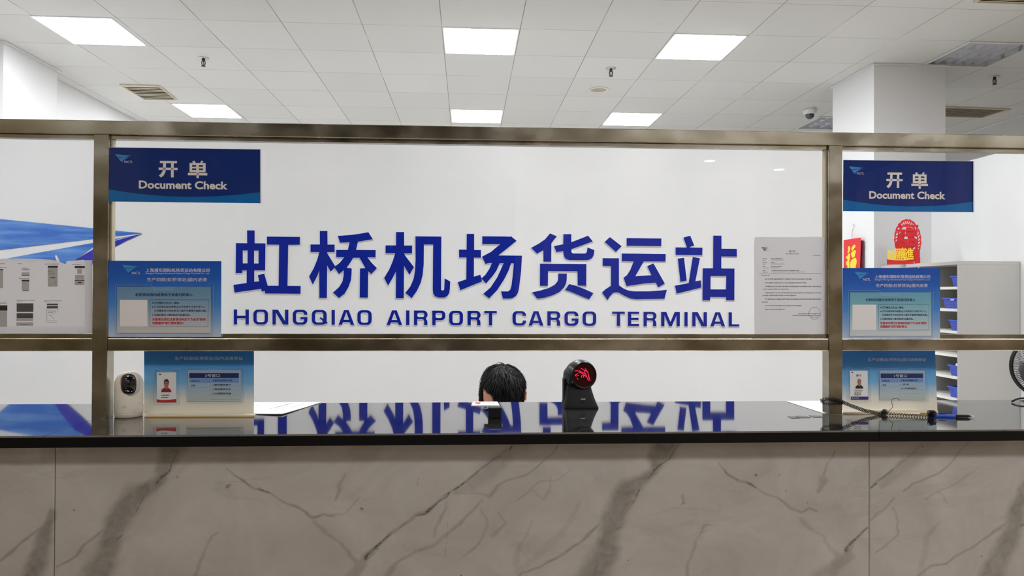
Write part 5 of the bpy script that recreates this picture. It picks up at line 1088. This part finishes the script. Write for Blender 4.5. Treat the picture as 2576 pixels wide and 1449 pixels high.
# ------------------------------------------------------------------ the person behind the counter
hy = 3.02; top = on_y(1263, 914, hy); HX = top.x
t = thing('person', (HX, 3.24, 0), 'person with short black hair bent low behind the worktop', 'person')
hcn = Vector((HX, hy + .0, top.z - .140)); TI = math.radians(40); TU = math.radians(-13)
HM = Matrix.Translation(hcn) @ Matrix.Rotation(TU, 4, 'Z') @ Matrix.Rotation(TI, 4, 'X')
A_, B_, C_ = .085, .107, .128
def headpt(d):
    x, y, z = A_ * d[0], B_ * d[1], C_ * d[2]
    if z < 0: q = min(1, -z / C_); x *= 1 - .30 * q ** 1.6; y = y * (1 - .12 * q ** 2) + (-.008 * q)
    if y < 0:
        y -= .024 * math.exp(-((x / .012) ** 2 + ((z + .024) / .020) ** 2)); y -= .008 * math.exp(-((x / .009) ** 2 + ((z + .004) / .03) ** 2))
        for s_ in (-1, 1): y += .010 * math.exp(-(((x - s_ * .032) / .014) ** 2 + ((z - .006) / .009) ** 2)); y -= .004 * math.exp(-(((x - s_ * .034) / .02) ** 2 + ((z - .026) / .007) ** 2))
        y -= .006 * math.exp(-((x / .02) ** 2 + ((z + .062) / .006) ** 2)); y += .003 * math.exp(-((x / .02) ** 2 + ((z + .07) / .003) ** 2)); y -= .006 * math.exp(-((x / .02) ** 2 + ((z + .095) / .014) ** 2))
    return Vector((x, y, z))
body = MB(); NU, NV = 56, 44; vs = []; fs = []
for i in range(NV + 1):
    th = PI * i / NV
    for j in range(NU): ph = 2 * PI * j / NU; vs.append(HM @ headpt((math.sin(th) * math.cos(ph), math.sin(th) * math.sin(ph), math.cos(th))))
for i in range(NV):
    for j in range(NU): fs.append((i * NU + j, i * NU + (j + 1) % NU, (i + 1) * NU + (j + 1) % NU, (i + 1) * NU + j))
body.add(vs, fs, 0, True)
for s_ in (-1, 1):     # ears: a cupped shell with a rim
    vs = []; n1, n2 = 16, 6
    for i in range(n2 + 1):
        rr_ = i / n2
        for j in range(n1):
            a = 2 * PI * j / n1; depth = .010 + .010 * rr_ - (.007 if .3 < rr_ < .8 else 0)
            vs.append(HM @ Vector((s_ * (A_ * .955 + depth), .010 + .017 * rr_ * math.cos(a) + .006 * rr_, -.006 + .031 * rr_ * math.sin(a))))
    body.add(vs, [(i * n1 + j, i * n1 + (j + 1) % n1, (i + 1) * n1 + (j + 1) % n1, (i + 1) * n1 + j) for i in range(n2) for j in range(n1)], 0, True)
    back = [HM @ Vector((s_ * (A_ * .93), .010 + .012 * math.cos(2 * PI * j / n1), -.006 + .024 * math.sin(2 * PI * j / n1))) for j in range(n1)]
    rim_ = vs[n2 * n1:(n2 + 1) * n1]; body.add(rim_ + back, [(j, (j + 1) % n1, n1 + (j + 1) % n1, n1 + j) for j in range(n1)], 0, True)
def skinned(joints, edges, radii, sub=2):
    me = bpy.data.meshes.new('skel'); me.from_pydata([tuple(j) for j in joints], edges, []); o = bpy.data.objects.new('skel', me); C.objects.link(o)
    md = o.modifiers.new('s', 'SKIN'); md.use_smooth_shade = True
    for i, r in enumerate(radii): q = me.skin_vertices[0].data[i]; q.radius = (r, r) if not isinstance(r, tuple) else r; q.use_root = (i == 0)
    o.modifiers.new('u', 'SUBSURF').levels = sub
    bpy.context.view_layer.update(); dg = bpy.context.evaluated_depsgraph_get(); ev = bpy.data.meshes.new_from_object(o.evaluated_get(dg))
    out = ([v.co.copy() for v in ev.vertices], [tuple(p.vertices) for p in ev.polygons]); bpy.data.objects.remove(o); return out
X = HX
def J(*l): return [Vector(q) for q in l]
hip = (X, 3.300, .50); chest = (X, 3.200, .86); neck = (X, 3.110, .985)
jt = J(hip, (X, 3.280, .66), chest, (X, 3.145, .945), neck, (X, 3.055, 1.055)); ed = [(0, 1), (1, 2), (2, 3), (3, 4), (4, 5)]; rd = [(.15, .10), (.14, .10), (.15, .105), (.10, .075), .052, .056]
for s_ in (-1, 1):
    b0 = len(jt); jt += J((X + s_ * .17, 3.190, .89), (X + s_ * .225, 3.110, .68), (X + s_ * .16, 2.900, .775), (X + s_ * .12, 2.820, .785), (X + s_ * .105, 2.780, .783)); ed += [(2, b0), (b0, b0 + 1), (b0 + 1, b0 + 2), (b0 + 2, b0 + 3), (b0 + 3, b0 + 4)]; rd += [.062, .046, .034, (.030, .022), (.034, .016)]
    for k_, (dx, ln_) in enumerate(((-.03, .062), (-.011, .075), (.009, .07), (.028, .056))):
        q0 = len(jt); bx_, by_ = X + s_ * .105 + dx * .9, 2.76; jt += J((bx_, by_, .783), (bx_ + dx * .15, by_ - ln_ * .5, .785), (bx_ + dx * .2, by_ - ln_, .772)); ed += [(b0 + 4, q0), (q0, q0 + 1), (q0 + 1, q0 + 2)]; rd += [.0095, .0088, .0075]
    q0 = len(jt); jt += J((X + s_ * .075, 2.792, .780), (X + s_ * .06, 2.760, .776)); ed += [(b0 + 4, q0), (q0, q0 + 1)]; rd += [.011, .009]
    b1 = len(jt); jt += J((X + s_ * .095, 3.280, .50), (X + s_ * .13, 2.920, .53), (X + s_ * .13, 3.020, .10), (X + s_ * .13, 2.880, .045)); ed += [(0, b1), (b1, b1 + 1), (b1 + 1, b1 + 2), (b1 + 2, b1 + 3)]; rd += [.085, .062, .042, .036]
bv, bf = skinned(jt, ed, rd)
body.add(bv, bf, 0, True)
body.build('body', skin, t, recalc=False)
sj = J((X, 3.290, .56), (X, 3.280, .66), chest, (X, 3.150, .935)); se = [(0, 1), (1, 2), (2, 3)]; sr = [(.165, .115), (.155, .115), (.168, .122), (.115, .10)]
for s_ in (-1, 1): b0 = len(sj); sj += J((X + s_ * .17, 3.190, .89), (X + s_ * .225, 3.110, .68), (X + s_ * .19, 3.000, .73)); se += [(2, b0), (b0, b0 + 1), (b0 + 1, b0 + 2)]; sr += [.078, .06, .052]
sv, sf = skinned(sj, se, sr); MB().add(sv, sf, 0, True).build('shirt', shirt, t, recalc=False)
tj = J((X, 3.300, .52), (X, 3.280, .60)); te = [(0, 1)]; tr_ = [(.165, .12), (.15, .11)]
for s_ in (-1, 1): b1 = len(tj); tj += J((X + s_ * .095, 3.280, .50), (X + s_ * .13, 2.920, .53), (X + s_ * .13, 3.020, .13)); te += [(0, b1), (b1, b1 + 1), (b1 + 1, b1 + 2)]; tr_ += [.096, .074, .06]
tv, tf = skinned(tj, te, tr_); MB().add(tv, tf, 0, True).build('trousers', trousers, t, recalc=False)
b = MB()
for s_ in (-1, 1): b.add(*(lambda m_: (m_.v, m_.f))(MB().lathe([(0, 0), (.045, 0), (.05, .03), (.042, .07), (0, .075)], (X + s_ * .13, 2.950, 0.0), seg=20)), 0, True); b.box(X + s_ * .13 - .045, X + s_ * .13 + .045, 2.760, 2.960, 0, .05)
b.build('shoes', blackr, t, bevel=.01)
# hair: a cap of scalp hair and many short locks combed forward
hr = MB(); rh = random.Random(21)
def hairline(d):     # does this direction of the head carry hair?
    x, y, z = d
    if y < -.15 and -.80 < x < .14 and z < .67 - 1.0 * max(0.0, x + .25): return False
    if y < -.2: return z > (.36 if x > 0 else .1)  # fringe line, open at one temple
    if y < .15: return z > (.26 if abs(x) > .6 else -.2)
    return z > -.62
vs = []; fs = []; keep = {}
for i in range(NV + 1):
    th = PI * i / NV
    for j in range(NU):
        ph = 2 * PI * j / NU; d = (math.sin(th) * math.cos(ph), math.sin(th) * math.sin(ph), math.cos(th)); p = headpt(d)
        lift = .0075 if d[0] > -.5 else .004; e_ = 1.0 if hairline(d) else -.2
        n_ = Vector((d[0] / A_, d[1] / B_, d[2] / C_)).normalized(); vs.append(HM @ (p + n_ * lift * e_)); keep[i * NU + j] = hairline(d)
for i in range(NV):
    for j in range(NU):
        q = (i * NU + j, i * NU + (j + 1) % NU, (i + 1) * NU + (j + 1) % NU, (i + 1) * NU + j)
        if any(keep[z_] for z_ in q): fs.append(q)
hr.add(vs, fs, 0, True)
def bare(d): return (d[1] < -.15 and -.80 < d[0] < .14 and d[2] < .67 - 1.0 * max(0.0, d[0] + .25)) or (abs(d[0]) > .72 and -.2 < d[1] < .45 and d[2] < .30)
whorl = Vector((.15, .50, .85)).normalized()
for q in range(9000):
    d = Vector((rh.gauss(0, 1), rh.gauss(0, 1), rh.gauss(0, 1))).normalized()
    if not hairline(d): continue
    tan = d - whorl; tan = (tan - d * tan.dot(d)); tan = tan.normalized() if tan.length > .05 else d.orthogonal()
    tan = (tan + Vector((rh.uniform(-.5, .5) + .3 * math.sin(9 * d.x + 7 * d.z), -.25 if d.y < .3 else 0, rh.uniform(-.3, .15)))); tan = (tan - d * tan.dot(d)).normalized()
    ln_ = rh.uniform(.022, .066) * (.6 if d.x < -.5 else 1); base_ = rh.uniform(.009, .018) * (.45 if d.x < -.5 else 1) + (.005 if d.x > .35 else 0) + .004 * math.sin(13 * d.x + 5 * d.y) * math.cos(11 * d.z + 3 * d.x); lift = rh.uniform(.001, .012) + (.005 if rh.random() < .05 else 0); pts_ = []; dd = d.copy()
    rad = rh.uniform(.35, .75)
    for s_ in range(5):
        if bare(dd): break
        u = s_ / 4; n_ = Vector((dd.x / A_, dd.y / B_, dd.z / C_)).normalized(); pts_.append(HM @ (Vector((A_ * dd.x, B_ * dd.y, C_ * dd.z)) + n_ * (base_ + lift * math.sin(u * 2.2) - (.004 * u))))
        dd = (dd + tan * (ln_ / 4 / .095)).normalized(); tan = (tan - dd * tan.dot(dd)).normalized()
    m_ = len(pts_)
    if m_ > 1: hr.tube(pts_, [r_ * rad for r_ in ([.0022, .0024, .0020, .0013, .0003][:m_ - 1] + [.0003])], 4, cap=False)
hr.build('hair', hairm, t, recalc=False)
# stool under the person and the low staff desk behind the counter
t = thing('office_stool', (X, 3.32, 0), 'black round stool under the person behind the counter', 'stool')
MB().lathe([(0, .375), (.18, .375), (.19, .39), (.185, .405), (0, .41)], (X, 3.32, 0), seg=32).build('seat', blackr, t)
MB().tube([(X, 3.32, .06), (X, 3.32, .375)], .025, 14).build('column', chrome, t)
b = MB()
for q in range(5): a = 2 * PI * q / 5 + .3; b.tube([(X, 3.32, .08), (X + .24 * math.cos(a), 3.32 + .24 * math.sin(a), .045)], .016, 8); b.lathe([(0, -.022), (.022, -.02), (.022, .02), (0, .022)], (X + .24 * math.cos(a), 3.32 + .24 * math.sin(a), .0225), (math.sin(a), -math.cos(a), 0), 14)
b.build('star_base', blackp, t)
dk = thing('staff_desk', fr(0.1, .42, 0), 'low grey staff desk along the inside of the counter', 'desk')
MB().fbox(CXL, CXR, O_B - .025, O_B + .38, .725, .752).build('desk_top', lamin, dk)
for x in (-3.0, -1.6, -.8, 1.0, 2.2, 3.6): MB().fbox(x, x + .03, O_B - .02, O_B + .34, 0, .7245).build('support', lamin, dk)
